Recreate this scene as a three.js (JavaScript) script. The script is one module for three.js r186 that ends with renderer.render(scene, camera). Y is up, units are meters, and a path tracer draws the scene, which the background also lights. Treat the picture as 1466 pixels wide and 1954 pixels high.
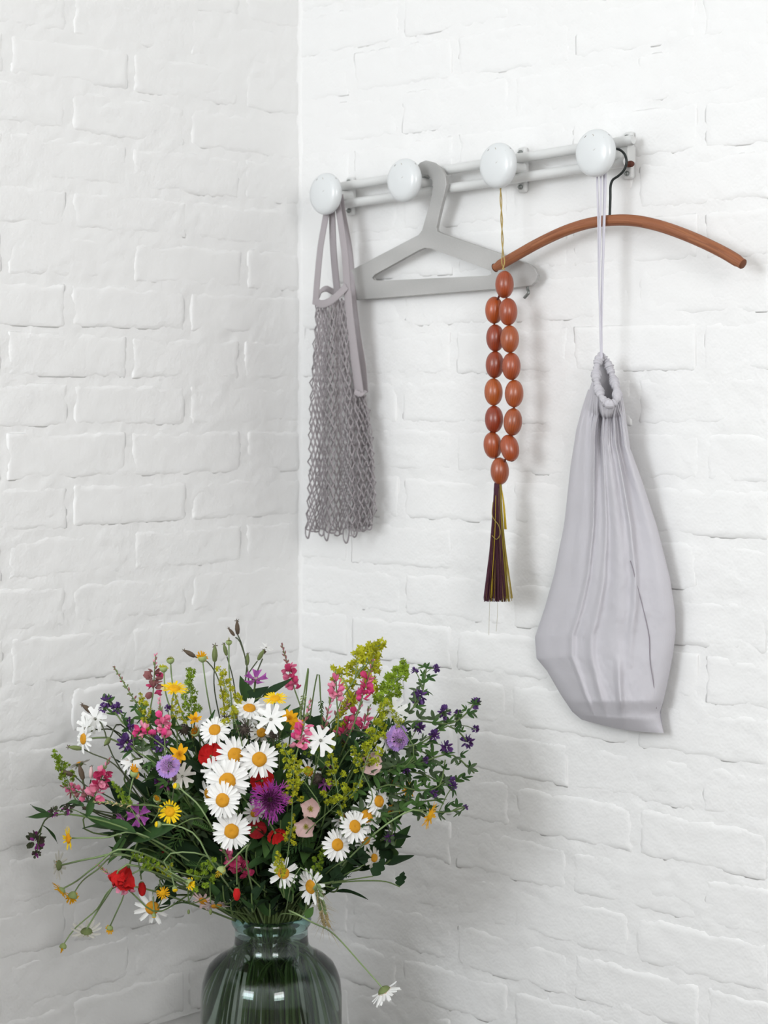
import * as THREE from 'three';
import { mergeGeometries } from 'three/addons/utils/BufferGeometryUtils.js';
import { RoundedBoxGeometry } from 'three/addons/geometries/RoundedBoxGeometry.js';
import { ImprovedNoise } from 'three/addons/math/ImprovedNoise.js';
import { RectAreaLightUniformsLib } from 'three/addons/lights/RectAreaLightUniformsLib.js';

// ---------------------------------------------------------------- camera, light, exposure
RectAreaLightUniformsLib.init();
const scene = new THREE.Scene();
const W = 1466, H = 1954, FOCAL = 3600, EYE = 1.15, PX = 733, PY = 765;   // level lens, shifted down
const camera = new THREE.PerspectiveCamera(2 * Math.atan(H / 2 / FOCAL) * 180 / Math.PI, W / H, 0.05, 30);
camera.position.set(0, EYE, 0);
camera.lookAt(0, EYE, -1);
camera.setViewOffset(W, H, 0, H / 2 - PY, W, H);
camera.focus = 2.56;
camera.userData.fStop = 5.6;
const renderer = new THREE.WebGLRenderer({ antialias: true });
renderer.toneMapping = THREE.LinearToneMapping;
renderer.toneMappingExposure = 1.0;
renderer.shadowMap.enabled = true;
scene.background = new THREE.Color(0.75, 0.85, 1.0);           // overcast sky beyond the window

// the room's corner and its two walls: t runs along the right wall from the corner, d out of it (along the left wall)
const ANG = 44.3 * Math.PI / 180, CA = Math.cos(ANG), SA = Math.sin(ANG), CX = -0.138, CZ = 3.107;
const P = (t, y, d) => new THREE.Vector3(CX + t * CA - d * SA, y, -CZ + t * SA + d * CA);
const ROOM = { t: 3.6, d: 4.0, h: 2.6 };
const WIN = { t0: 0.12, t1: 1.42, y0: 1.15, y1: 2.4 };          // the window opposite the right wall
const lin0 = (r, g, b) => new THREE.Color().setRGB(r, g, b);
const daylight = new THREE.RectAreaLight(lin0(0.93, 0.97, 1.0), 11.6, WIN.t1 - WIN.t0 - 0.1, WIN.y1 - WIN.y0 - 0.1);
daylight.position.copy(P((WIN.t0 + WIN.t1) / 2, (WIN.y0 + WIN.y1) / 2, ROOM.d - 0.03));
daylight.lookAt(P((WIN.t0 + WIN.t1) / 2, (WIN.y0 + WIN.y1) / 2, 0));
daylight.name = 'window_daylight';
scene.add(daylight);
const WIN2 = { t0: 1.5, t1: 2.9, y0: 1.2, y1: 2.4 };           // unseen second window, placed to light the left wall opposite (t0, t1 run along d)
const unseenDaylight2 = new THREE.RectAreaLight(lin0(1.0, 0.985, 0.965), 10.9, WIN2.t1 - WIN2.t0 - 0.1, WIN2.y1 - WIN2.y0 - 0.1);
unseenDaylight2.position.copy(P(ROOM.t - 0.03, (WIN2.y0 + WIN2.y1) / 2, (WIN2.t0 + WIN2.t1) / 2));
unseenDaylight2.lookAt(P(0, (WIN2.y0 + WIN2.y1) / 2, (WIN2.t0 + WIN2.t1) / 2));
unseenDaylight2.name = 'window_daylight_001';
scene.add(unseenDaylight2);

// ---------------------------------------------------------------- helpers
let seed = 7;
const rnd = () => { seed = (seed + 0x6d2b79f5) | 0; let t = Math.imul(seed ^ (seed >>> 15), 1 | seed); t = (t + Math.imul(t ^ (t >>> 7), 61 | t)) ^ t; return ((t ^ (t >>> 14)) >>> 0) / 4294967296; };
const rr = (a, b) => a + (b - a) * rnd();
const V = (x, y, z) => new THREE.Vector3(x, y, z);
const lerp = (a, b, k) => a + (b - a) * k, clamp = (x, a = 0, b = 1) => Math.min(b, Math.max(a, x));
const smooth = (x) => { x = clamp(x); return x * x * (3 - 2 * x); };
const noise = new ImprovedNoise(), nz = (x, y, z = 0) => noise.noise(x + 13.7, y + 5.1, z + 2.3);
const names = new Map();
const numbered = (n) => { const k = names.get(n) ?? 0; names.set(n, k + 1); return k ? n + '_' + String(k).padStart(3, '0') : n; };
const shade = (o) => { o.castShadow = true; o.receiveShadow = true; return o; };
function obj(name, geo, mat, parent) {
  const m = shade(new THREE.Mesh(Array.isArray(geo) ? mergeGeometries(geo.map((g) => g.index ? g.toNonIndexed() : g)) : geo, mat));
  m.name = parent === scene ? numbered(name) : name;
  parent.add(m);
  return m;
}
function thing(name, label, category, pos, turn = 0, group) {
  const g = new THREE.Group();
  g.name = numbered(name); g.position.copy(pos); g.rotation.y = turn;
  g.userData = { label, category };
  if (group) g.userData.group = group;
  scene.add(g);
  return g;
}
function struct(name, turn = 0, pos = V(0, 0, 0)) {
  const g = new THREE.Group(); g.name = name; g.position.copy(pos); g.rotation.y = turn; g.userData = { kind: 'structure' }; scene.add(g); return g;
}
const std = (color, roughness = 0.8, more = {}) => new THREE.MeshPhysicalMaterial({ color, roughness, side: THREE.DoubleSide, ...more });
const lin = (r, g, b) => new THREE.Color().setRGB(r, g, b);
// grid(nu, nv, f): a surface f(u, v) -> [x, y, z]
function grid(nu, nv, f, uvScale = 1) {
  const pos = [], uv = [], idx = [];
  for (let j = 0; j <= nv; j++) for (let i = 0; i <= nu; i++) { const p = f(i / nu, j / nv); pos.push(p[0], p[1], p[2]); uv.push(p[3] ?? i / nu * uvScale, p[4] ?? j / nv * uvScale); }
  for (let j = 0; j < nv; j++) for (let i = 0; i < nu; i++) { const a = j * (nu + 1) + i, b = a + 1, c = a + nu + 1, d = c + 1; idx.push(a, b, d, a, d, c); }
  const g = new THREE.BufferGeometry();
  g.setAttribute('position', new THREE.Float32BufferAttribute(pos, 3)); g.setAttribute('uv', new THREE.Float32BufferAttribute(uv, 2)); g.setIndex(idx); g.computeVertexNormals();
  return g;
}
// tube along points with a radius (number or function of 0..1)
function tube(points, radius, seg = 12, sides = 6, closed = false) {
  const curve = points.getPointAt ? points : new THREE.CatmullRomCurve3(points, closed, 'centripetal');
  const g = new THREE.TubeGeometry(curve, seg, 1, sides, closed), p = g.attributes.position, n = g.attributes.normal;
  for (let i = 0; i <= seg; i++) { const r = typeof radius === 'function' ? radius(i / seg) : radius, c = curve.getPointAt(i / seg); for (let k = 0; k <= sides; k++) { const at = i * (sides + 1) + k; p.setXYZ(at, c.x + n.getX(at) * r, c.y + n.getY(at) * r, c.z + n.getZ(at) * r); } }
  return g;
}
function blob(x, y, z, rx, ry, rz, w = 10, h = 8) { const g = new THREE.SphereGeometry(1, w, h); g.scale(rx, ry, rz); g.translate(x, y, z); return g; }
function lathe(profile, seg = 32) { return new THREE.LatheGeometry(profile.map(([r, y]) => new THREE.Vector2(r, y)), seg); }
// piecewise-linear / smooth table lookup
const table = (rows) => (x, k = 1) => { if (x <= rows[0][0]) return rows[0][k]; for (let i = 1; i < rows.length; i++) if (x <= rows[i][0]) { const a = rows[i - 1], b = rows[i]; return lerp(a[k], b[k], (x - a[0]) / (b[0] - a[0])); } return rows[rows.length - 1][k]; };

// where a sight line of the photograph meets a depth, or a plane parallel to a wall
const at = (px, py, z) => V((px - PX) / FOCAL * z, EYE - (py - PY) / FOCAL * z, -z);
function depthRight(px, d) { const u = (px - PX) / FOCAL; return (d - CX * SA - CZ * CA) / (-u * SA - CA); }
const depthLeft = (px, d) => { const u = (px - PX) / FOCAL; return (d + CX * CA - CZ * SA) / (u * CA - SA); };
// in the frame of the right wall: (t, height, d)
function onR(px, py, d) { const z = depthRight(px, d), u = (px - PX) / FOCAL; return V((u * z - CX) * CA - (z - CZ) * SA, EYE - (py - PY) / FOCAL * z, d); }

// ---------------------------------------------------------------- the room
function noiseTexture(size, f) {
  const d = new Uint8Array(size * size * 4);
  for (let y = 0; y < size; y++) for (let x = 0; x < size; x++) { const v = clamp(f(x / size, y / size)) * 255, i = (y * size + x) * 4; d[i] = d[i + 1] = d[i + 2] = v; d[i + 3] = 255; }
  const t = new THREE.DataTexture(d, size, size); t.wrapS = t.wrapT = THREE.RepeatWrapping; t.magFilter = THREE.LinearFilter; t.needsUpdate = true; return t;
}
const tileNoise = (u, v, f, s) => { // tiles over the unit square
  const a = nz(u * f, v * f, s), b = nz((u - 1) * f, v * f, s), c = nz(u * f, (v - 1) * f, s), d = nz((u - 1) * f, (v - 1) * f, s);
  return (a * (1 - u) * (1 - v) + b * u * (1 - v) + c * (1 - u) * v + d * u * v);
};
const paintBump = noiseTexture(512, (u, v) => 0.5 + 0.35 * tileNoise(u, v, 9, 1) + 0.25 * tileNoise(u, v, 31, 2) + 0.18 * tileNoise(u, v, 80, 3));
const paint = std(lin(0.83, 0.828, 0.822), 0.62, { bumpMap: paintBump, bumpScale: 0.0012, side: THREE.FrontSide });
const plaster = std(lin(0.82, 0.82, 0.81), 0.85, { side: THREE.FrontSide });
const floorWood = std(lin(0.07, 0.052, 0.04), 0.6);

function makeBrick(x0, x1, y0, y1, wall, id) {
  const w = x1 - x0, h = y1 - y0, cx = (x0 + x1) / 2, cy = (y0 + y1) / 2, proud = 0.0007 * nz(id * 1.7, 3.3, wall) * 2, tx = rr(-0.004, 0.004), ty = rr(-0.012, 0.012);
  const nu = Math.max(8, Math.round(w / 0.0052)), nv = 20, warp = (k) => { const s = k * 2 - 1; return Math.sign(s) * Math.pow(Math.abs(s), 0.72) * 0.5; };
  const g = grid(nu, nv, (u, v) => {
    let a = warp(u), b = warp(v), lx = a * w, ly = b * h;
    const wx = cx + lx, wy = cy + ly;
    const wob = 0.0052 * nz(wx * 28, wy * 34, wall + 7) + 0.003 * nz(wx * 95, wy * 95, wall) + 0.0014 * nz(wx * 210, wy * 210, wall + 2);
    const e = Math.min(w / 2 - Math.abs(lx), h / 2 - Math.abs(ly)) + wob - 0.001;
    const corner = Math.hypot(Math.max(0, Math.abs(lx) - w / 2 + 0.012), Math.max(0, Math.abs(ly) - h / 2 + 0.012));
    const e2 = Math.min(e, 0.0125 - corner + wob);
    let z = proud + tx * lx * 0.6 + ty * ly * 0.6 + 0.0011 * nz(wx * 15, wy * 21, wall + id) + 0.0007 * nz(wx * 48, wy * 55, wall);
    z -= 0.0048 * Math.pow(1 - clamp((e2 + 0.001) / 0.0125), 2.4);
    if (u === 0 || u === 1 || v === 0 || v === 1) z -= 0.012;
    return [lx, ly, z, wx / 0.3, wy / 0.3];
  });
  return [g, cx, cy];
}
function brickWall(name, turn, pos, joints, perp, tEnd, length, flip, wallSeed) {
  const grp = struct(name, turn, pos), sx = flip ? -1 : 1;
  const slab = new THREE.BoxGeometry(length + 0.3, ROOM.h, 0.14); slab.translate(sx * (length + 0.3) / 2 - sx * 0.15, ROOM.h / 2, -0.077);
  obj('plaster', slab, plaster, grp);
  const y0 = joints[joints.length - 1], y1 = joints[0], nu = Math.round(tEnd / 0.006), nv = Math.round((y1 - y0) / 0.006);
  const bed = grid(nu, nv, (u, v) => {
    const x = flip ? -tEnd + u * tEnd : u * tEnd, y = lerp(y0, y1, v);
    return [x, y, -0.00075 + 0.0016 * nz(x * 12, y * 24, wallSeed) + 0.0013 * nz(x * 42, y * 62, wallSeed + 3) + 0.0007 * nz(x * 110, y * 120, wallSeed), x / 0.3, y / 0.3];
  });
  obj('mortar_bed', bed, paint, grp);
  let id = 0;
  for (let k = 0; k + 1 < joints.length; k++) {
    const top = joints[k] - 0.0018, bottom = joints[k + 1] + 0.0018, cuts = [-0.006];
    for (let t = perp[k % 2]; t < tEnd - 0.02; t += 0.225) if (t > 0.03) cuts.push(t + rr(-0.004, 0.004));
    cuts.push(tEnd);
    for (let i = 0; i + 1 < cuts.length; i++) {
      const a = cuts[i] + (i ? 0.0018 : 0), b = cuts[i + 1] - 0.0018;
      const [g, cx, cy] = makeBrick(flip ? -b : a, flip ? -a : b, bottom + rr(-0.0015, 0.0015), top + rr(-0.0015, 0.0015), wallSeed, ++id);
      obj('brick', g, paint, grp).position.set(cx, cy, 0);
    }
  }
  return grp;
}
const zL0 = depthLeft(0, 0), leftJoints = [-238, -141, -45, 50, 145, 240, 342, 433, 530, 627, 725, 822, 925, 1022, 1119, 1216, 1325, 1428, 1527, 1636, 1742, 1843, 1944, 2045].map((py) => EYE - (py - PY) / FOCAL * zL0);
const rightJoints = Array.from({ length: 24 }, (_, i) => EYE + 0.036 + 0.0748 * (9 - i));
const C0 = V(CX, 0, -CZ);
brickWall('wall_right', -ANG, C0, rightJoints, [0.117, 0.0045], 1.3, ROOM.t, false, 11);
brickWall('wall_left', Math.PI / 2 - ANG, C0, leftJoints, [0.239, 0.126], 0.95, ROOM.d, true, 29);
{ // paint-filled corner
  const g = grid(6, 160, (u, v) => { const y = lerp(0.02, 2.0, v), r = 0.011 + 0.003 * nz(0, y * 9, 4) + 0.001 * nz(u * 3, y * 60, 2), th = u * Math.PI / 2; return [r * (1 - Math.cos(th)) - 0.0016, y, r * (1 - Math.sin(th)) - 0.0016, u * 0.05, y / 0.3]; });
  const trim = struct('trim_1', -ANG, C0); obj('corner_filler', g, paint, trim);
}
const box = (x0, x1, y0, y1, z0, z1) => { const g = new THREE.BoxGeometry(x1 - x0, y1 - y0, z1 - z0); g.translate((x0 + x1) / 2, (y0 + y1) / 2, (z0 + z1) / 2); return g; };
{ // floor, ceiling and the two walls behind the camera, in the frame (t, y, d)
  const f = struct('floor', -ANG, C0); obj('floorboards', box(-0.15, ROOM.t + 0.15, -0.1, 0, -0.15, ROOM.d + 0.15), floorWood, f);
  const c = struct('ceiling', -ANG, C0); obj('ceiling_board', box(-0.15, ROOM.t + 0.15, ROOM.h, ROOM.h + 0.1, -0.15, ROOM.d + 0.15), plaster, c);
  const frame = std(0xf4f4f2, 0.5), glass = std(0xffffff, 0.02, { transmission: 1, thickness: 0 });
  // a wall with a window: w runs along the wall, z out of the room; put(box) turns it into place
  const windowed = (name, n, win, from, to, z, swap) => {
    const b = (w0, w1, y0, y1, a, e) => swap ? box(a, e, y0, y1, w0, w1) : box(w0, w1, y0, y1, a, e);
    const wall = struct(name, -ANG, C0), pane = struct('window_' + n, -ANG, C0), m = (win.t0 + win.t1) / 2, a = z + 0.05, e = z + 0.1;
    obj('plaster', [b(from, win.t0, 0, ROOM.h, z, z + 0.15), b(win.t1, to, 0, ROOM.h, z, z + 0.15), b(win.t0, win.t1, 0, win.y0, z, z + 0.15), b(win.t0, win.t1, win.y1, ROOM.h, z, z + 0.15)], plaster, wall);
    obj('window_frame', [b(win.t0, win.t0 + 0.05, win.y0, win.y1, a, e), b(win.t1 - 0.05, win.t1, win.y0, win.y1, a, e), b(m - 0.025, m + 0.025, win.y0, win.y1, a, e), b(win.t0, win.t1, win.y0, win.y0 + 0.05, a, e), b(win.t0, win.t1, win.y1 - 0.05, win.y1, a, e)], frame, pane);
    for (const [p, q] of [[win.t0 + 0.05, m - 0.025], [m + 0.025, win.t1 - 0.05]]) obj('pane', b(p, q, win.y0 + 0.05, win.y1 - 0.05, a + 0.02, a + 0.026), glass, pane);
  };
  windowed('wall_front', 1, WIN, -0.15, ROOM.t, ROOM.d, false);
  windowed('wall_back', 2, WIN2, -0.15, ROOM.d + 0.15, ROOM.t, true);
}
{ // unseen block along the left wall, placed to darken the lower left
  const low = struct('unseen_shade_block', -ANG, C0); obj('shade_block', box(0, 0.2, 0, 0.7, 0.74, 1.25), plaster, low);
}

// ---------------------------------------------------------------- the coat rack on the right wall
// a thing that hangs on the right wall: its parts' geometry is made in the wall's frame (t, y, d) and moved to its base point o
function hung(name, label, category, o, group) { const g = thing(name, label, category, P(o.x, o.y, o.z), -ANG, group); g.part = (n, geo, mat, parent = g) => { const list = Array.isArray(geo) ? geo : [geo]; list.forEach((x) => x.translate(-o.x, -o.y, -o.z)); return obj(n, list, mat, parent); }; return g; }
const spots = (seedAt, n, base, dark) => { // chipped gloss paint
  const c = document.createElement('canvas'); c.width = c.height = 256; const x = c.getContext('2d'); x.fillStyle = base; x.fillRect(0, 0, 256, 256); seed = seedAt;
  for (let i = 0; i < n; i++) { x.fillStyle = rnd() < 0.6 ? dark : '#a9a49a'; x.beginPath(); x.ellipse(rr(0, 256), rr(0, 256), rr(0.6, 6), rr(0.6, 2.6), rr(0, 3), 0, 7); x.fill(); }
  const t = new THREE.CanvasTexture(c); t.colorSpace = THREE.SRGBColorSpace; t.wrapS = t.wrapT = THREE.RepeatWrapping; return t;
};
const glossPaint = std(0xffffff, 0.28, { map: spots(3, 11, '#d9dcdd', '#7d7873'), clearcoat: 0.3, clearcoatRoughness: 0.25 });
const railPaint = std(0xd7d8d7, 0.35), steel = std(0x8d918f, 0.35, { metalness: 0.8 }), rust = std(0x5a2f22, 0.8);
const RAIL_D = 0.026, KNOB_D = 0.072;
{
  const upA = onR(648, 357, RAIL_D), upB = onR(1209, 267, RAIL_D), loA = onR(646, 391, RAIL_D), loB = onR(1194, 309, RAIL_D);
  const rack = hung('coat_rack', 'white painted rail coat rack with four round knobs on the brick wall', 'coat rack', upA.clone());
  const cap = (a, b) => { const dir = b.clone().sub(a).normalize(); return tube([a, a.clone().addScaledVector(dir, 0.0015), a.clone().lerp(b, 0.33), a.clone().lerp(b, 0.66), b.clone().addScaledVector(dir, -0.0015), b], (k) => 0.0073 * (k < 0.004 || k > 0.996 ? 0.75 : 1), 240, 14); };
  const disc = (p, dir) => { const g = new THREE.CircleGeometry(0.0056, 14); g.rotateY(dir * Math.PI / 2); g.translate(p.x, p.y, p.z); return g; };
  rack.part('rail', [cap(upA, upB), disc(upA, -1), disc(upB, 1)], railPaint); rack.part('rail', [cap(loA, loB), disc(loA, -1), disc(loB, 1)], railPaint);
  for (const [kx, ky, bx, n] of [[622, 370, 672, 0], [772, 344, 812, 1], [951, 316, 997, 2], [1137, 292, 1186, 3]]) {
    const p = onR(kx, ky, KNOB_D);
    // turned mushroom knob: a slim neck off the rails and a thick disc with a domed face
    const head = lathe([[0, 0.0125], [0.012, 0.0118], [0.022, 0.0098], [0.0275, 0.0072], [0.0302, 0.003], [0.0308, -0.001], [0.03, -0.0045], [0.0265, -0.008], [0.018, -0.0105], [0.009, -0.0125], [0, -0.0128]], 48);
    head.rotateX(Math.PI / 2); head.scale(1.05, 1.07, 1.05); head.translate(p.x, p.y, p.z);
    const neck = lathe([[0.0095, -0.052], [0.0075, -0.04], [0.0068, -0.02], [0.008, -0.0125], [0.013, -0.009]], 24); neck.rotateX(Math.PI / 2); neck.translate(p.x, p.y, p.z);
    const k = rack.part('knob', head, glossPaint); obj('knob_neck', neck.translate(-upA.x, -upA.y, -upA.z), railPaint, k);
  }
  [[665, 347, 402], [993, 291, 357], [1196, 262, 331]].forEach(([bx, yTop, yBottom], n) => {
    const a = onR(bx, yTop, 0.01), b = onR(bx + 1, yBottom, 0.01), mid = a.clone().add(b).multiplyScalar(0.5), hgt = a.y - b.y + 0.016;
    const strip = new RoundedBoxGeometry(0.016, hgt, 0.009, 2, 0.0042); strip.translate(mid.x, mid.y, 0.0045);
    const block = new RoundedBoxGeometry(0.022, 0.024, 0.019, 2, 0.002); block.translate(mid.x + 0.001, mid.y, 0.014);
    const br = rack.part('bracket', [strip, block], railPaint);
    for (const q of [a, b]) {
      const s = lathe([[0, 0.003], [0.0022, 0.0026], [0.0038, 0.0008], [0.0038, -0.004], [0, -0.004]], 12); s.rotateX(Math.PI / 2);
      const slot = new THREE.BoxGeometry(0.006, 0.0008, 0.0012); slot.translate(0, 0, 0.003);
      const m = obj('screw', [s, slot], steel, br); m.position.set(mid.x - upA.x, q.y - upA.y, 0.0105 - upA.z);
    }
  });
  const nail = onR(1203, 313, 0.02); // rusty bolt end beside the last bracket
  const bolt = lathe([[0, 0.006], [0.0032, 0.005], [0.0046, 0.002], [0.0046, -0.004], [0.002, -0.005], [0.002, -0.018]], 10); bolt.rotateZ(-Math.PI / 2); bolt.rotateX(0.3); bolt.translate(nail.x, nail.y, nail.z);
  rack.part('rusty_bolt', bolt, rust);
}

// ---------------------------------------------------------------- flat metal hanger on the second knob
{
  const T = 0.0065, front = table([[300, 0.046], [390, 0.042], [580, 0.0175], [600, 0.0175]]);
  const zinc = std(lin(0.5, 0.495, 0.485), 0.5, { metalness: 0.25, map: noiseTexture(256, (u, v) => 0.88 + 0.09 * Math.sin(u * 6.283 + 2 * Math.sin(v * 6.283)) * Math.cos(v * 12.57) + 0.05 * (rnd() - 0.5)) });
  const pt = (x, y) => onR(x, y, front(y)), o = pt(815, 350);
  const outline = [[806, 372], [822, 372], [827, 356], [825, 341], [816, 333], [806, 333], [798, 327], [796, 318], [802, 311], [812, 307], [826, 311], [840, 321], [849, 336], [851, 353], [846, 374], [838, 405], [832, 434], [833, 441], [842, 446], [960, 487], [1004, 503], [1018, 512], [1024, 524], [1020, 537], [1012, 544], [990, 547], [676, 572], [666, 552], [668, 518], [799, 449], [806, 440], [814, 412], [822, 384]];
  const flat = ([x, y]) => { const p = pt(x, y); return new THREE.Vector2(p.x, p.y); };
  const hook = outline.slice(2);                                       // the open hook: the first two points only close the neck
  const shape = new THREE.Shape(hook.map(flat));
  const hole = [[714, 534], [711, 530], [716, 524], [800, 477], [810, 473], [822, 474], [926, 512], [936, 517], [937, 523], [930, 526], [722, 536]];
  shape.holes.push(new THREE.Path(hole.map(flat)));
  const g = new THREE.ExtrudeGeometry(shape, { depth: T - 0.0016, bevelEnabled: true, bevelSize: 0.0008, bevelThickness: 0.0008, bevelSegments: 2 });
  const yOf = (y) => { let lo = 300, hi = 600; for (let i = 0; i < 22; i++) { const m = (lo + hi) / 2; (pt(815, m).y > y ? (lo = m) : (hi = m)); } return lo; };
  const p = g.attributes.position, uv = g.attributes.uv;
  for (let i = 0; i < p.count; i++) { p.setZ(i, p.getZ(i) + front(yOf(p.getY(i))) - T + 0.0008); uv.setXY(i, p.getX(i) / 0.2, p.getY(i) / 0.2); }
  const hanger = hung('metal_hanger', 'flat grey metal coat hanger hooked behind the second knob', 'hanger', o);
  hanger.part('hanger_plate', g, zinc);
  const clip = onR(1004, 552, 0.014);
  hanger.part('notch_hook', tube([V(clip.x + 0.003, clip.y + 0.008, 0.013), V(clip.x + 0.003, clip.y, 0.014), V(clip.x + 0.006, clip.y - 0.005, 0.015), V(clip.x - 0.001, clip.y - 0.013, 0.017)], 0.0022, 16, 8), steel);
}

// ---------------------------------------------------------------- bent wooden hanger on the last knob
{
  const D = 0.046, wood = std(0xffffff, 0.55, { map: (() => { const c = document.createElement('canvas'); c.width = 512; c.height = 64; const x = c.getContext('2d'); x.fillStyle = '#8f5636'; x.fillRect(0, 0, 512, 64); seed = 91; for (let i = 0; i < 260; i++) { x.globalAlpha = rr(0.15, 0.5); x.strokeStyle = rnd() < 0.5 ? '#703c20' : '#a86f48'; x.lineWidth = rr(0.5, 2); const y = rr(0, 64), a = rr(0, 512); x.beginPath(); x.moveTo(a, y); x.lineTo(a + rr(40, 200), y + rr(-3, 3)); x.stroke(); } const t = new THREE.CanvasTexture(c); t.colorSpace = THREE.SRGBColorSpace; t.wrapS = t.wrapT = THREE.RepeatWrapping; t.rotation = 0; return t; })() });
  const mids = [[945, 511], [985, 488], [1030, 463], [1080, 440], [1125, 426], [1167, 420.5], [1210, 421], [1255, 430], [1300, 445], [1345, 464], [1385, 484], [1418, 504]].map(([x, y]) => onR(x, y, D)), o = mids[5].clone();
  const hanger = hung('wooden_hanger', 'curved brown wooden coat hanger on a black wire hook', 'hanger', o);
  const rad = (k) => 0.0076 * (k < 0.012 ? 0.8 : k > 0.988 ? 0.86 : 1) * lerp(0.98, 1.08, k);
  const ends = [0, 1].map((k) => { const c = k ? mids[11] : mids[0], e = k ? mids[10] : mids[1], dir = c.clone().sub(e).normalize(), g = new THREE.SphereGeometry(0.0068, 16, 8, 0, 7, 0, Math.PI / 2); g.scale(1, 0.35, 1); g.applyQuaternion(new THREE.Quaternion().setFromUnitVectors(V(0, 1, 0), dir)); g.translate(c.x, c.y, c.z); return g; });
  const bar = tube(mids, rad, 90, 16); { const u = bar.attributes.uv; for (let i = 0; i < u.count; i++) u.setXY(i, u.getX(i) * 1.6, u.getY(i)); }
  hanger.part('hanger_bar', bar, wood);
  const endWood = std(0x6b3c22, 0.7); ends.forEach((g) => hanger.part('bar_end', g, endWood));
  const q = (x, y, d = D) => onR(x, y, d);
  hanger.part('wire_hook', tube([q(1163, 426), q(1164, 408), q(1165, 380), q(1166, 352), q(1170, 343), q(1180, 336), q(1191, 325), q(1196, 309), q(1192, 294), q(1181, 285), q(1170, 285), q(1161, 292)], 0.0018, 70, 8), std(0x2c302f, 0.45, { metalness: 0.5 }));
}

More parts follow.
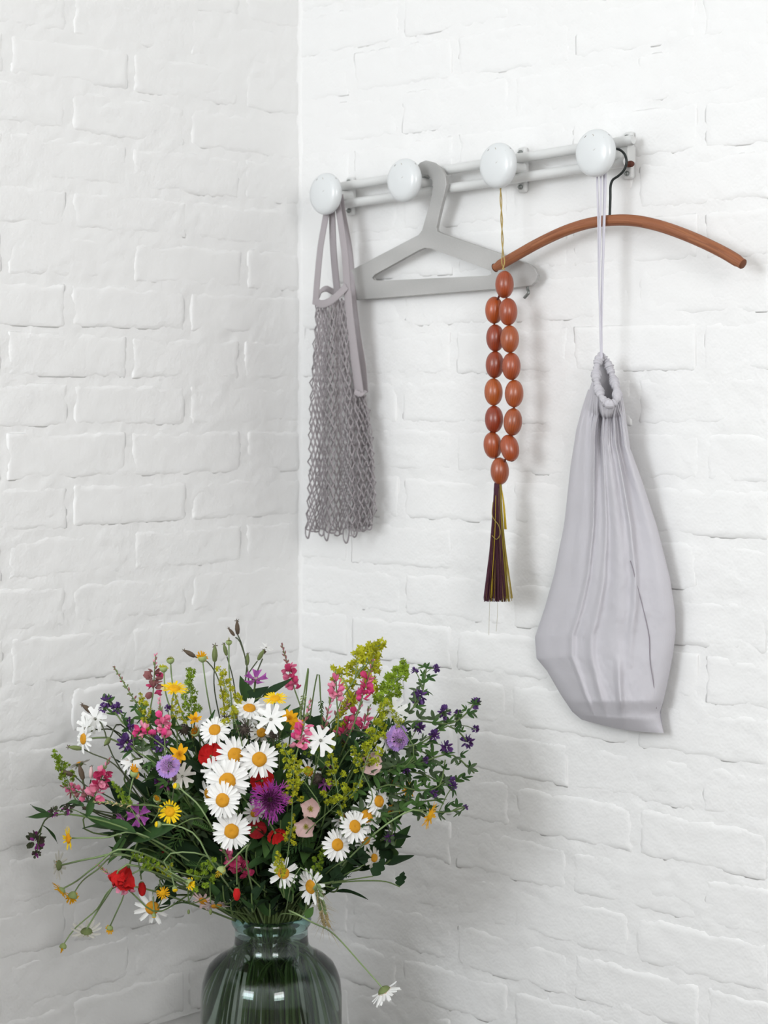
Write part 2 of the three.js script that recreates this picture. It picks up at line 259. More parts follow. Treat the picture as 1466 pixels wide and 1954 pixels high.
// ---------------------------------------------------------------- wooden beads on the third knob
{
  const D = 0.064, o = onR(955, 340, D), nB = { m: noiseTexture(128, (u, v) => 0.8 + 0.3 * tileNoise(u, v, 3, 1) + 0.16 * Math.sin(u * 6.283 * 22 + 3 * Math.sin(v * 6.283)) * (0.6 + tileNoise(u, v, 5, 2)) - 0.1 * v) };
  const beads = hung('bead_string', 'string of large orange wooden beads with a maroon tassel', 'beads', o);
  const cordMat = std(0xb09a5e, 0.9), top = onR(954, 318, D), end = onR(961, 515, D);
  for (const ph of [0, Math.PI]) beads.part('cord', tube(Array.from({ length: 40 }, (_, i) => { const k = i / 39, c = top.clone().lerp(end, k), r = 0.0011 * (k > 0.86 ? 1 + (k - 0.86) * 22 : k < 0.16 ? 1 + (0.16 - k) * 16 : 1); return V(c.x + r * Math.cos(k * 17 + ph), c.y, c.z + r * Math.sin(k * 17 + ph)); }), 0.00085, 120, 5), cordMat);
  const neck = onR(951, 316, KNOB_D); // the loop round the knob's neck
  beads.part('cord', tube(Array.from({ length: 12 }, (_, i) => { const a = i / 11 * Math.PI * 2 - Math.PI / 2; return V(neck.x + 0.0098 * Math.cos(a), neck.y + 0.0098 * Math.sin(a), D - 0.014); }), 0.0008, 40, 5), cordMat);
  const rows = [[963, 543, 0, 0], [943.5, 592, -0.008, 0], [970, 595, 0.004, 0], [945.5, 645, -0.006, -0.02], [973, 647, 0.004, 0.02], [944.5, 696, -0.004, -0.03], [976, 699, 0.003, 0], [942, 748, 0, -0.04], [981.5, 751, 0, 0.02], [943, 800, 0, 0.05], [979, 805, 0, -0.06], [940.5, 850, 0, 0.2], [973, 855, 0.002, -0.3], [954, 899, 0, -0.03]];
  const tint = [0xa8481c, 0xb6511a, 0xa8491f, 0x9c3d1c, 0xb05524, 0x9c4020, 0xaa4b20, 0xb65a22, 0xb05525, 0x9a3a1c, 0xaa5226, 0xb05328, 0xae4d20, 0xaa5228];
  const base = lathe(Array.from({ length: 25 }, (_, i) => { const a = i / 24 * Math.PI - Math.PI / 2, hole = i === 0 || i === 24; return [hole ? 0.0024 : Math.max(0.0028, 0.0134 * Math.pow(Math.cos(a), 0.92)), 0.0196 * Math.sin(a)]; }), 28);
  rows.forEach(([x, y, dd, tilt], i) => {
    const p = onR(x, y, D + dd), m = obj('bead', base, std(tint[i], 0.36, { map: nB.m, clearcoat: 0.5, clearcoatRoughness: 0.25 }), beads);
    m.position.copy(p).sub(o); m.rotation.z = tilt; m.rotation.y = i * 1.3;
  });
  seed = 44;
  const inner = rows.map(([x, y, dd]) => onR(x, y, D + dd)), left = [0, 1, 3, 5, 7, 9, 11, 13].map((i) => inner[i]), right = [0, 2, 4, 6, 8, 10, 12, 13].map((i) => inner[i]);
  for (const l of [left, right]) beads.part('cord', tube(l, 0.0016, 80, 5), std(0x5c2a20, 0.9));
  const strands = (n, x0, x1, colourOf) => { const list = []; for (let i = 0; i < n; i++) { const k = rnd(), dz = rr(-0.009, 0.009), ex = lerp(x0, x1, k), a = onR(lerp(944, 956, (ex - 924) / 54), 922, D + dz * 0.4), m = onR(lerp(938, 962, (ex - 924) / 54) + rr(-1, 1), 1020, D + dz * 0.9), b = onR(ex + rr(-2, 2), rr(1138, 1149), D + dz); list.push(tube([a, m, b], 0.00055, 8, 4)); } return list; };
  const tassel = beads.part('tassel', strands(230, 924, 966, 0), std(0x45192a, 0.75)); tassel.userData.kind = 'stuff';
  const gold = beads.part('tassel', strands(60, 956, 977, 0), std(0x8d7926, 0.7)); gold.userData.kind = 'stuff';
  const few = beads.part('tassel', [...strands(14, 924, 960, 0), ...[0, 1, 2, 3, 4].map((i) => tube([onR(955.5, 921, D), onR(960 + i * 0.6, 960, D + 0.002), onR(963 + i, 1010, D)], 0.0006, 8, 4))], std(0xb59a20, 0.7)); few.userData.kind = 'stuff';
  const wrap = lathe([[0.003, 0.012], [0.0055, 0.006], [0.0062, -0.004], [0.005, -0.012]], 16), w = onR(950.5, 931, D); wrap.translate(w.x, w.y, w.z); beads.part('tassel_wrap', wrap, std(0x3e1526, 0.8));
  const stray = std(0x8a7a3a, 0.8);
  beads.part('loose_thread', tube([onR(941, 958, D + 0.01), onR(940, 985, D + 0.011), onR(952, 1003, D + 0.012), onR(955, 1018, D + 0.012), onR(948, 1029, D + 0.012), onR(939, 1022, D + 0.011)], 0.0007, 40, 4), stray);
  beads.part('loose_thread', tube([onR(950, 1140, D), onR(949.5, 1175, D + 0.002), onR(947, 1205, D)], 0.00025, 12, 4), stray); beads.part('loose_thread', tube([onR(935, 1140, D), onR(934, 1175, D), onR(933, 1212, D)], 0.00025, 12, 4), stray);
}

// ---------------------------------------------------------------- string bag on the first knob
const cottonBump = noiseTexture(256, (u, v) => 0.5 + 0.25 * Math.sin(u * 2 * Math.PI * 64) * Math.sin(v * 2 * Math.PI * 64) + 0.3 * tileNoise(u, v, 12, 4));
function ribbon(points, widths, thick = 0.0014, face = V(0, 0, 1), seg = 40) {
  const c = new THREE.CatmullRomCurve3(points, false, 'centripetal'), L = c.getLength();
  return grid(8, seg, (u, v) => {
    const p = c.getPointAt(v), tan = c.getTangentAt(v), side = tan.clone().cross(face).normalize(), n = side.clone().cross(tan).normalize(), w = typeof widths === 'function' ? widths(v) : lerp(widths[0], widths[1], v), a = u * Math.PI * 2;
    const x = Math.sign(Math.cos(a)) * Math.pow(Math.abs(Math.cos(a)), 0.5) * w / 2, y = Math.sin(a) * thick;
    return [p.x + side.x * x + n.x * y, p.y + side.y * x + n.y * y, p.z + side.z * x + n.z * y, u * w * 2 / 0.05, v * L / 0.05];
  });
}
{
  const cotton = std(0xaaa3a6, 0.95, { bumpMap: cottonBump, bumpScale: 0.0006 }), o = onR(640, 412, 0.05);
  const bag = hung('string_bag', 'grey cotton net shopping bag hanging by long handles', 'bag', o);
  const l = (...p) => p.map(([x, y, d]) => onR(x, y, d));
  // handles
  bag.part('handle', ribbon(l([628, 372, 0.056], [622, 412, 0.058], [612, 470, 0.06], [606, 530, 0.058], [602, 582, 0.052]), [0.0135, 0.0145]), cotton);
  bag.part('handle', ribbon(l([632, 372, 0.052], [634, 412, 0.05], [636, 470, 0.044], [640, 520, 0.034], [645, 566, 0.024]), [0.0145, 0.0165]), cotton);
  bag.part('handle', ribbon(l([642, 372, 0.056], [648, 412, 0.058], [658, 480, 0.06], [664, 560, 0.056], [672, 640, 0.05], [682, 720, 0.045], [687, 757, 0.043]), (v) => lerp(0.013, 0.0205, v)), cotton);
  bag.part('handle', ribbon(l([650, 372, 0.044], [656, 412, 0.042], [668, 480, 0.03], [674, 560, 0.022], [683, 640, 0.02], [693, 700, 0.022], [697, 750, 0.03]), [0.012, 0.014]), cotton);
  // bands round the mouth
  bag.part('mouth_band', ribbon(l([600, 572, 0.05], [612, 580, 0.058], [628, 576, 0.062], [644, 564, 0.062], [662, 546, 0.058]), [0.0125, 0.0125]), cotton);
  bag.part('mouth_band', ribbon(l([606, 570, 0.04], [613, 556, 0.028], [622, 551, 0.022], [634, 556, 0.02], [650, 562, 0.022]), [0.01, 0.01]), cotton);
  bag.part('mouth_band', ribbon(l([677, 748, 0.05], [688, 752, 0.047], [698, 746, 0.038]), [0.009, 0.008]), cotton);
  // nets: diamonds of knotted strands between two edges of the bag
  const lFront = table([[560, 601], [620, 599], [680, 595], [720, 591], [780, 588], [850, 588], [930, 586], [1000, 582], [1030, 580]]), rFront = table([[545, 658], [600, 664], [700, 668], [760, 672], [850, 676], [950, 677], [1030, 677]]);
  const rSide = table([[600, 676], [700, 688], [750, 697], [810, 708], [870, 714], [930, 717], [970, 717], [1000, 710], [1030, 700]]);
  function net(cols, rowsN, left, right, top, bottom, depth, warp, jitter, radius, sag = 0, smoothRows = 1) {
    const node = (i, j) => { const v = j / rowsN, k = clamp((i + (j % 2) * 0.5) / cols), u = clamp(k + warp(k, v)), yc = lerp(top(u), bottom(u), v), x = lerp(left(yc), right(yc), u); const jx = jitter * (nz(i * 3.1, j * 2.7, cols)), jy = jitter * nz(j * 3.3, i * 2.2, cols + 4); return onR(x + jx * 3, yc + jy * 4, depth(u, v) + 0.0012 * (j % 2)); };
    const list = [];
    const strand = (a, b, s) => { const m = a.clone().lerp(b, 0.5); m.y -= sag; m.x += s * sag * 0.7; list.push(tube([a, m, b], radius, sag ? 6 : 3, 4)); };
    for (let j = 0; j < rowsN; j++) for (let i = 0; i < cols + (j % 2 ? 0 : 1); i++) {
      const a = node(i, j);
      if (j % 2) { strand(a, node(i, j + 1), -1); strand(a, node(i + 1, j + 1), 1); } else { if (i < cols) strand(a, node(i, j + 1), 1); if (i > 0) strand(a, node(i - 1, j + 1), -1); }
    }
    // loops along the bottom edge
    for (let i = 0; i < cols; i++) { const a = node(i, rowsN), b = node(i + 1, rowsN), m = a.clone().lerp(b, 0.5); m.y -= Math.max(0.006, a.distanceTo(b) * 0.6) * rr(0.6, 1.1); list.push(tube([a, V(lerp(a.x, m.x, 0.2), lerp(a.y, m.y, 0.7), a.z + 0.002), m, V(lerp(b.x, m.x, 0.2), lerp(b.y, m.y, 0.7), b.z), b], radius, 10, 4)); }
    return list;
  }
  const c = (y) => () => y;
  bag.part('net', net(10, 34, lFront, rFront, (u) => 580 - 24 * Math.max(0, u - 0.4), (u) => 1006 + 10 * u, (u, v) => 0.046 + 0.012 * Math.sin(u * 15) * (0.3 + 0.7 * v) + 0.012 * Math.sin(Math.PI * u), (k, v) => 0.035 * Math.sin(k * 12 + 1) * (1 - v * 0.5), 1.0, 0.00135), cotton);
  bag.part('net', net(15, 32, (y) => lFront(y) + 4, (y) => lerp(rFront(y), rSide(y), 0.85), c(575), (u) => 1006 - 6 * u, (u, v) => 0.019 + 0.006 * Math.sin(u * 11 + 2), (k) => 0.03 * Math.sin(k * 14), 0.8, 0.0013), cotton);
  bag.part('net', net(4, 18, (y) => rFront(y) - 4, rSide, (u) => 752 + 6 * u, (u) => 1008 - 8 * u, (u, v) => 0.04 + 0.008 * Math.sin(u * 6), (k) => 0, 1.6, 0.0013, 0.0035), cotton);
  bag.part('net', net(8, 18, (y) => rFront(y) - 2, (y) => rSide(y) - 1, (u) => 740, (u) => 1004 - 8 * u, (u, v) => 0.022 + 0.006 * Math.sin(u * 8), (k) => 0, 1.2, 0.0011, 0.001), cotton);
}

// ---------------------------------------------------------------- drawstring bag on the last knob
{
  const weave = noiseTexture(256, (u, v) => 0.5 + 0.2 * Math.sin(u * 2 * Math.PI * 80) + 0.2 * Math.sin(v * 2 * Math.PI * 80) + 0.35 * tileNoise(u, v, 14, 4));
  const linen = std(lin(0.55, 0.535, 0.57), 0.92, { bumpMap: weave, bumpScale: 0.0003, sheen: 0.2, sheenRoughness: 0.6, sheenColor: lin(0.8, 0.8, 0.85) });
  const o = onR(1147, 640, 0.055), bag = hung('drawstring_bag', 'grey linen drawstring bag hanging from the last knob by its cords', 'bag', o);
  // outline of the bag, from its gathered mouth to its lowest corner
  const Lx = [[0, 1123, 742], [0.05, 1112, 775], [0.12, 1100, 820], [0.22, 1089, 890], [0.36, 1077, 1000], [0.5, 1058, 1095], [0.6, 1040, 1159], [0.69, 1021, 1216], [0.74, 1024, 1256], [0.8, 1044, 1280], [0.87, 1070, 1325], [0.94, 1092, 1358], [1, 1110, 1373]];
  const Rx = [[0, 1187, 748], [0.05, 1194, 790], [0.12, 1203, 855], [0.22, 1225, 915], [0.36, 1255, 1007], [0.5, 1279, 1103], [0.6, 1288, 1165], [0.69, 1290, 1205], [0.74, 1286, 1239], [0.8, 1279, 1280], [0.87, 1270, 1322], [0.94, 1261, 1360], [1, 1267, 1399]];
  const lx = table(Lx), rx = table(Rx);
  const folds = (u, v) => { // long soft pleats running down from the gathers
    const wdt = lerp(1, 0.55, smooth(v)), f = 0.5 * Math.sin(u * 21 + 1.2 + v * 0.8) + 0.35 * Math.sin(u * 34 + 2 - v * 1.5) + 0.5 * Math.sin(u * 12.5 + 0.6 + v * 1.2);
    const ridge = Math.exp(-Math.pow((u - lerp(0.36, 0.22, v)) / 0.022, 2)) * 0.9 + Math.exp(-Math.pow((u - lerp(0.5, 0.36, v)) / 0.03, 2)) * 0.8 + Math.exp(-Math.pow((u - lerp(0.74, 0.66, v)) / 0.03, 2)) * 0.9 * (1 - smooth((v - 0.6) / 0.3));
    const crease = Math.exp(-Math.pow((u - (0.55 + 0.25 * (0.93 - v))) / 0.03, 2)) * smooth((v - 0.72) / 0.1) * (1 - smooth((v - 0.92) / 0.06));
    const fine = v < 0.22 ? (1 - smooth(v / 0.2)) * 0.9 * Math.sin(u * 95 + 3 * Math.sin(u * 20)) : 0;
    return wdt * (0.0075 * f * (1 - 0.6 * v) + 0.012 * (ridge - 0.3)) + 0.007 * crease + 0.0022 * fine + 0.0012 * nz(u * 9, v * 14, 3) + 0.0007 * nz(u * 25, v * 40, 8);
  };
  const bulge = table([[0, 0.012], [0.08, 0.018], [0.25, 0.026], [0.5, 0.034], [0.75, 0.042], [0.9, 0.044], [0.96, 0.034], [1, 0.012]]), mid = table([[0, 0.046], [0.1, 0.042], [0.35, 0.026], [0.7, 0.018], [1, 0.02]]);
  const row = (u, v) => { const sag = 6 * Math.sin(Math.PI * u) * (v > 0.93 ? (v - 0.93) / 0.07 : 0), mouth = (1 - smooth(v / 0.1)) * 30 * Math.sin(Math.PI * u); return [lerp(lx(v), rx(v), u), lerp(lx(v, 2), rx(v, 2), u) + sag + mouth]; };
  const front = (u, v) => { const [x, y] = row(u, v), e = Math.pow(Math.sin(Math.PI * u), 0.6), low = smooth((v - 0.89) / 0.06); return onR(x, y, mid(v) + bulge(v) * e + folds(u, v) * e * (1 - low * 0.7) - 0.004 * low * (1 - smooth((v - 0.95) / 0.05))); };
  bag.part('bag_body', [
    grid(150, 170, (u, v) => { const p = front(u, v); return [p.x, p.y, p.z, p.x / 0.06, p.y / 0.06]; }),
    grid(40, 60, (u, v) => { const [x, y] = row(u, v), e = Math.pow(Math.sin(Math.PI * u), 0.5), p = onR(x, y, mid(v) - (mid(v) - 0.007) * e); return [p.x, p.y, p.z, p.x / 0.06, p.y / 0.06]; }),
  ], linen);
  // the side seam
  bag.part('seam', tube([[1204, 1070], [1210, 1090], [1222, 1135], [1233, 1180], [1240, 1215], [1242, 1262], [1248, 1300], [1254, 1352]].map(([x, y]) => { let v = 0.5, u = 0.8; for (let i = 0; i < 60; i++) { const [a, b] = row(u, v); u += (x - a) / (rx(v) - lx(v)) * 0.7; v = clamp(v + (y - b) / 700); u = clamp(u); } const p = front(u, v); return V(p.x, p.y, p.z + 0.0012); }), 0.0006, 60, 6), std(0x968f97, 0.95));
  // the gathered mouth: a puckered roll round a slanting loop
  const ringPts = [[1148, 680, 0.05], [1140, 697, 0.058], [1138, 720, 0.068], [1143, 745, 0.076], [1152, 763, 0.08], [1164, 771, 0.078], [1176, 766, 0.07], [1178, 750, 0.058], [1172, 728, 0.046], [1164, 705, 0.042], [1157, 688, 0.044]].map(([x, y, d]) => onR(x, y, d));
  const ring = new THREE.CatmullRomCurve3(ringPts, true, 'centripetal');
  const roll = new THREE.TubeGeometry(ring, 260, 1, 14, true); { const p = roll.attributes.position, n = roll.attributes.normal; for (let i = 0; i <= 260; i++) { const c = ring.getPointAt(i / 260 % 1), k = i / 260, r = 0.0054 + 0.0008 * Math.sin(k * 2 * Math.PI * 33 + 2.5 * Math.sin(k * 40)) + 0.0006 * Math.sin(k * 2 * Math.PI * 57 + 1) + 0.0012 * Math.sin(k * 2 * Math.PI * 7); for (let j = 0; j <= 14; j++) { const q = i * 15 + j; p.setXYZ(q, c.x + n.getX(q) * r, c.y + n.getY(q) * r, c.z + n.getZ(q) * r); } } roll.computeVertexNormals(); }
  bag.part('gathered_mouth', roll, linen);
  // cloth that runs from the roll down into the body, and the hollow behind it
  const rim = (u) => { const a = onR(lerp(lx(0.1), rx(0.1), u), lerp(lx(0.1, 2), rx(0.1, 2), u), 0); return a; };
  bag.part('gathers', grid(150, 16, (u, v) => {
    const k = u < 0.5 ? lerp(0.02, 0.42, u * 2) : lerp(0.42, 0.72, (u - 0.5) * 2), a = ring.getPointAt(k), b = front(clamp(lerp(0.02, 0.98, u)), 0.05), q = a.clone().lerp(b, v), f = Math.sin(v * Math.PI) * 0.002 + (1 - v) * 0.0012 * Math.sin(u * 120);
    return [q.x, q.y - 0.004 * Math.sin(v * Math.PI), q.z + f, q.x / 0.06, q.y / 0.06];
  }), linen);
  bag.part('inner_lining', grid(20, 20, (u, v) => { const p = onR(lerp(lerp(1146, 1130, v), lerp(1156, 1192, v), u), lerp(682, 800, v), lerp(0.046, 0.03, v) - 0.004 * Math.sin(Math.PI * u)); return [p.x, p.y, p.z, u, v]; }), linen);
  const cordMat = std(0xc9c6cf, 0.9);
  const cords = [[[1139, 292, 0.052], [1140, 345, 0.056], [1142, 420, 0.057], [1143, 520, 0.058], [1145, 600, 0.058], [1147, 682, 0.056]], [[1146, 292, 0.054], [1147, 345, 0.058], [1145.5, 440, 0.06], [1144, 540, 0.06], [1146, 620, 0.059], [1148, 684, 0.056]], [[1152, 292, 0.05], [1153, 345, 0.054], [1152, 440, 0.056], [1149, 540, 0.057], [1148.5, 620, 0.057], [1149, 682, 0.056]], [[1155, 292, 0.052], [1156, 345, 0.056], [1154, 420, 0.058], [1151, 520, 0.058], [1149, 600, 0.058], [1148, 684, 0.056]]];
  for (const c of cords) bag.part('cord', ribbon(c.map(([x, y, d]) => onR(x, y, d)), [0.0034, 0.0026], 0.0006, V(0.2, 0, 1), 40), cordMat);
  const nk = onR(1137, 292, KNOB_D);
  bag.part('cord', tube(Array.from({ length: 12 }, (_, i) => { const a = i / 11 * Math.PI * 2 - Math.PI / 2; return V(nk.x + 0.0085 * Math.cos(a), nk.y + 0.0085 * Math.sin(a), 0.052); }), 0.0013, 40, 5), cordMat);
}

// ---------------------------------------------------------------- glass jar with water
const JAR = V(-0.161, 0, -2.697), MOUTH = 0.413;
{
  const outer = [[0.012, 0.004], [0.07, 0.003], [0.088, 0.005], [0.0965, 0.014], [0.1, 0.032], [0.101, 0.07], [0.101, 0.2], [0.1007, 0.302], [0.0985, 0.322], [0.0945, 0.334], [0.0885, 0.345], [0.077, 0.3545], [0.0655, 0.361], [0.0575, 0.3665], [0.0532, 0.374], [0.0522, 0.385], [0.0522, 0.396], [0.0538, 0.4], [0.0565, 0.404], [0.0572, 0.409], [0.0562, 0.414], [0.053, 0.417], [0.0495, 0.4165], [0.0475, 0.413], [0.0478, 0.402], [0.0482, 0.376], [0.053, 0.364], [0.063, 0.356], [0.074, 0.3498], [0.0845, 0.341], [0.0905, 0.331], [0.0945, 0.319], [0.0965, 0.301], [0.097, 0.2], [0.097, 0.07], [0.0955, 0.034], [0.092, 0.019], [0.084, 0.0115], [0.06, 0.0095], [0.0001, 0.011]];
  const glass = std(lin(0.97, 1, 0.99), 0.03, { transmission: 1, thickness: 0.004, ior: 1.47, attenuationColor: lin(0.27, 0.46, 0.43), attenuationDistance: 0.022 });
  const jar = thing('glass_jar', 'large pale green glass jar holding the wildflower bouquet', 'vase', JAR);
  obj('jar_glass', lathe([[0.0001, 0.006], ...outer], 96), glass, jar);
  const water = thing('jar_water', 'clear water filling the glass jar round the stems', 'water', JAR); water.userData.kind = 'stuff';
  obj('water', lathe([[0.0001, 0.0105], [0.06, 0.009], [0.0845, 0.011], [0.0927, 0.019], [0.0962, 0.034], [0.0977, 0.07], [0.0977, 0.2], [0.0972, 0.301], [0.0952, 0.319], [0.0912, 0.3315], [0.0851, 0.3416], [0.0745, 0.3505], [0.0635, 0.3566], [0.0536, 0.3646], [0.0489, 0.3764], [0.0486, 0.388], [0.047, 0.3872], [0.0001, 0.387]], 96), std(lin(0.97, 1, 0.97), 0, { transmission: 1, thickness: 0.1, ior: 1.333, attenuationColor: lin(0.6, 0.55, 0.46), attenuationDistance: 0.22 }), water);
}

// ---------------------------------------------------------------- wildflowers: materials and unit shapes (a head has radius 1 and faces +z)
const soft = (color, more = {}) => std(color, 0.75, { transmission: 0.16, thickness: 0, specularIntensity: 0.4, ...more });
const M = {
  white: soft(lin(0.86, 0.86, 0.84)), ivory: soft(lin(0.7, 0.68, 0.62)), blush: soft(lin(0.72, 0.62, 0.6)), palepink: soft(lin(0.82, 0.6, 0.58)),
  disc: std(lin(0.56, 0.255, 0.01), 0.9), discEdge: std(lin(0.5, 0.2, 0.01), 0.9), yellow: soft(lin(0.88, 0.6, 0.01)), gold: soft(lin(0.82, 0.42, 0.008)), orange: soft(lin(0.72, 0.3, 0.006)),
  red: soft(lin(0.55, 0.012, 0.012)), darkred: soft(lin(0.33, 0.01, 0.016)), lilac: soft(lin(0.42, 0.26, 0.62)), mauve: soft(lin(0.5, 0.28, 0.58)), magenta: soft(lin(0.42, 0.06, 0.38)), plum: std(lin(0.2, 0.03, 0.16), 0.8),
  pink: soft(lin(0.72, 0.16, 0.3)), pink2: soft(lin(0.8, 0.3, 0.42)), deeppink: soft(lin(0.55, 0.05, 0.15)), rosebrown: soft(lin(0.3, 0.12, 0.12)), hotpink: soft(lin(0.8, 0.08, 0.28)),
  violet: soft(lin(0.09, 0.04, 0.17)), violet2: soft(lin(0.14, 0.065, 0.24)), darkviolet: soft(lin(0.09, 0.03, 0.14)),
  lime: soft(lin(0.4, 0.44, 0.02)), lime2: soft(lin(0.24, 0.36, 0.025)), limeyellow: soft(lin(0.45, 0.45, 0.02)),
  stem: std(lin(0.11, 0.17, 0.05), 0.7), stemPale: std(lin(0.22, 0.31, 0.13), 0.7), stemDark: std(lin(0.06, 0.075, 0.035), 0.75), stemRed: std(lin(0.13, 0.07, 0.05), 0.75),
  leaf: soft(lin(0.035, 0.085, 0.022)), leafDark: soft(lin(0.018, 0.045, 0.016)), leafMid: soft(lin(0.06, 0.13, 0.03)), leafGrey: soft(lin(0.075, 0.115, 0.055)),
  calyx: std(lin(0.16, 0.2, 0.07), 0.8), calyxBrown: std(lin(0.1, 0.07, 0.045), 0.8), seed: std(lin(0.06, 0.045, 0.035), 0.9), straw: std(lin(0.45, 0.36, 0.18), 0.85), budGreen: std(lin(0.3, 0.38, 0.15), 0.75),
};
const veined = (() => { const c = document.createElement('canvas'); c.width = 64; c.height = 64; const x = c.getContext('2d'); x.fillStyle = '#a4569f'; x.fillRect(0, 0, 64, 64); x.strokeStyle = '#5a1f63'; for (let i = 0; i < 5; i++) { x.lineWidth = 3.2; x.beginPath(); x.moveTo(32 + (i - 2) * 5, 64); x.lineTo(32 + (i - 2) * 13, 14); x.stroke(); } const t = new THREE.CanvasTexture(c); t.colorSpace = THREE.SRGBColorSpace; return t; })();
M.mallow = soft(0xffffff, { map: veined });
// a petal or leaf blade along +y from the origin: length L, width Wd, profile(v), tip notch, lengthwise curl, cross cup
function blade(L, Wd, { prof = (v) => Math.pow(Math.sin(Math.PI * clamp(v * 0.86 + 0.1)), 0.6), notch = 0, curl = 0, cup = 0, nu = 4, nv = 6, wave = 0, teeth = 0, s = 0 } = {}) {
  return grid(nu, nv, (u, v) => { const k = u * 2 - 1, w = prof(v) * Wd / 2 * (1 + (teeth && Math.abs(k) > 0.9 ? teeth * (Math.round(v * nv) % 2 ? -1 : 0.4) : 0)); return [k * w, L * (v - notch * v * v * v * (1 - Math.abs(k))), curl * L * v * v + cup * Wd * k * k * prof(v) + wave * L * Math.sin(v * 9 + k * 2 + s)]; });
}
const lance = (v) => Math.pow(Math.sin(Math.PI * clamp(Math.pow(v, 0.75) * 0.96 + 0.03)), 1.1), ovate = (v) => Math.pow(Math.sin(Math.PI * clamp(Math.pow(v, 0.62) * 0.98 + 0.015)), 0.9), wedge = (v) => 0.18 + 0.82 * Math.pow(v, 0.8) * (v > 0.9 ? 0.94 : 1), lobedProf = (v) => lance(v) * (0.62 + 0.38 * Math.abs(Math.sin(v * 9.4)));
const place = (g, x, y, z, rx = 0, ry = 0, rz = 0, sc = 1) => { const m = new THREE.Matrix4().compose(V(x, y, z), new THREE.Quaternion().setFromEuler(new THREE.Euler(rx, ry, rz)), V(sc, sc, sc)); return g.clone().applyMatrix4(m); };
const merge = (list) => mergeGeometries(list.map((g) => g.index ? g.toNonIndexed() : g));
seed = 5;
const U = {};
U.daisyPetal = [0, 1, 2].map((i) => blade(0.72, 0.215 + 0.02 * i, { prof: (v) => Math.pow(Math.sin(Math.PI * clamp(v * 0.72 + 0.16)), 0.55), notch: 0.07, curl: [-0.06, -0.14, 0.05][i], cup: 0.16, nv: 7 }));
U.thinPetal = [0, 1].map((i) => blade(0.66, 0.17, { prof: (v) => Math.pow(Math.sin(Math.PI * clamp(v * 0.76 + 0.14)), 0.5), notch: 0.08, curl: [-0.05, 0.1][i], cup: 0.14, nv: 5 }));
U.broadPetal = blade(0.9, 0.42, { prof: (v) => Math.pow(Math.sin(Math.PI * clamp(v * 0.84 + 0.12)), 0.7), curl: 0.1, cup: 0.12 });
U.disc = (() => { const g = new THREE.SphereGeometry(1, 30, 10, 0, 7, 0, Math.PI / 2); g.rotateX(Math.PI / 2); g.scale(0.37, 0.37, 0.19); const p = g.attributes.position; for (let i = 0; i < p.count; i++) { const x = p.getX(i), y = p.getY(i), r = Math.hypot(x, y), f = 1 + 0.1 * nz(x * 28, y * 28, 1) ; p.setXYZ(i, x * f, y * f, p.getZ(i) * (1 + 0.16 * nz(x * 26, y * 26, 4) - 0.35 * Math.exp(-r * r / 0.012))); } g.computeVertexNormals(); return g; })();
U.cup = lathe([[0.06, -0.22], [0.16, -0.19], [0.3, -0.1], [0.36, -0.01], [0.34, 0.01]], 18).rotateX(Math.PI / 2);
U.poppyPetal = [0, 1, 2].map((i) => grid(12, 9, (u, v) => { const k = (u - 0.5) * 2.1, r = v * (1 - 0.06 * k * k), c = 0.12 * nz(u * 7 + i * 5, v * 4, i) * v + 0.04 * Math.sin(u * 30 + i) * v * v; return [Math.sin(k * 0.75) * r, Math.cos(k * 0.75) * r, 0.42 * v * v + c * 1.6]; }));
U.crumpled = (() => { const g = new THREE.SphereGeometry(1, 22, 16); g.rotateX(Math.PI / 2); g.scale(0.62, 0.62, 1.15); const p = g.attributes.position; for (let i = 0; i < p.count; i++) { const x = p.getX(i), y = p.getY(i), z = p.getZ(i), a = Math.atan2(y, x), f = 1 + 0.1 * Math.sin(a * 9 + z * 2) + 0.2 * nz(x * 4, y * 4, z * 4); p.setXYZ(i, x * f, y * f, z); } g.computeVertexNormals(); return g; })();
U.notchPetal = [0, 1].map((i) => grid(14, 8, (u, v) => { const k = u * 2 - 1, q = Math.abs(k), w = 0.09 + 0.4 * Math.pow(v, 0.85), lobe = v ** 4 * (0.34 * (1 - smooth(q / 0.5)) + 0.9 * Math.max(0, q - 0.62) ** 2); return [k * w, 0.06 + 0.94 * (v - lobe), 0.12 * v * v * (i ? -1 : 1) + 0.03 * Math.sin(k * 5 + i) * v]; }));
U.bladder = (() => { const g = lathe([[0.03, 0], [0.12, 0.08], [0.2, 0.3], [0.21, 0.55], [0.16, 0.8], [0.1, 0.98], [0.11, 1.06]], 16); const p = g.attributes.position; for (let i = 0; i < p.count; i++) { const a = Math.atan2(p.getZ(i), p.getX(i)), f = 1 + 0.07 * Math.cos(a * 10); p.setX(i, p.getX(i) * f); p.setZ(i, p.getZ(i) * f); } g.computeVertexNormals(); return g; })();
U.budCup = lathe([[0.05, -0.95], [0.35, -0.85], [0.7, -0.5], [0.78, -0.1], [0.68, 0.14], [0.6, 0.18]], 18).rotateX(Math.PI / 2);
U.budTuft = merge(Array.from({ length: 18 }, (_, i) => place(blade(0.95, 0.28, { cup: 0.1, nu: 2, nv: 4 }), 0.42 * Math.sqrt((i + 0.5) / 18) * Math.cos(i * 2.4), 0.42 * Math.sqrt((i + 0.5) / 18) * Math.sin(i * 2.4), 0.02, Math.PI / 2 - 0.15 * Math.sin(i * 2.4) * 0, 0, i * 2.4)));
U.scabPetal = grid(6, 4, (u, v) => { const k = u * 2 - 1; return [k * (0.08 + 0.16 * v), 0.5 * (v - 0.22 * v * v * Math.abs(Math.sin(k * 4.7))), -0.16 * v * v + 0.05 * k * k]; });
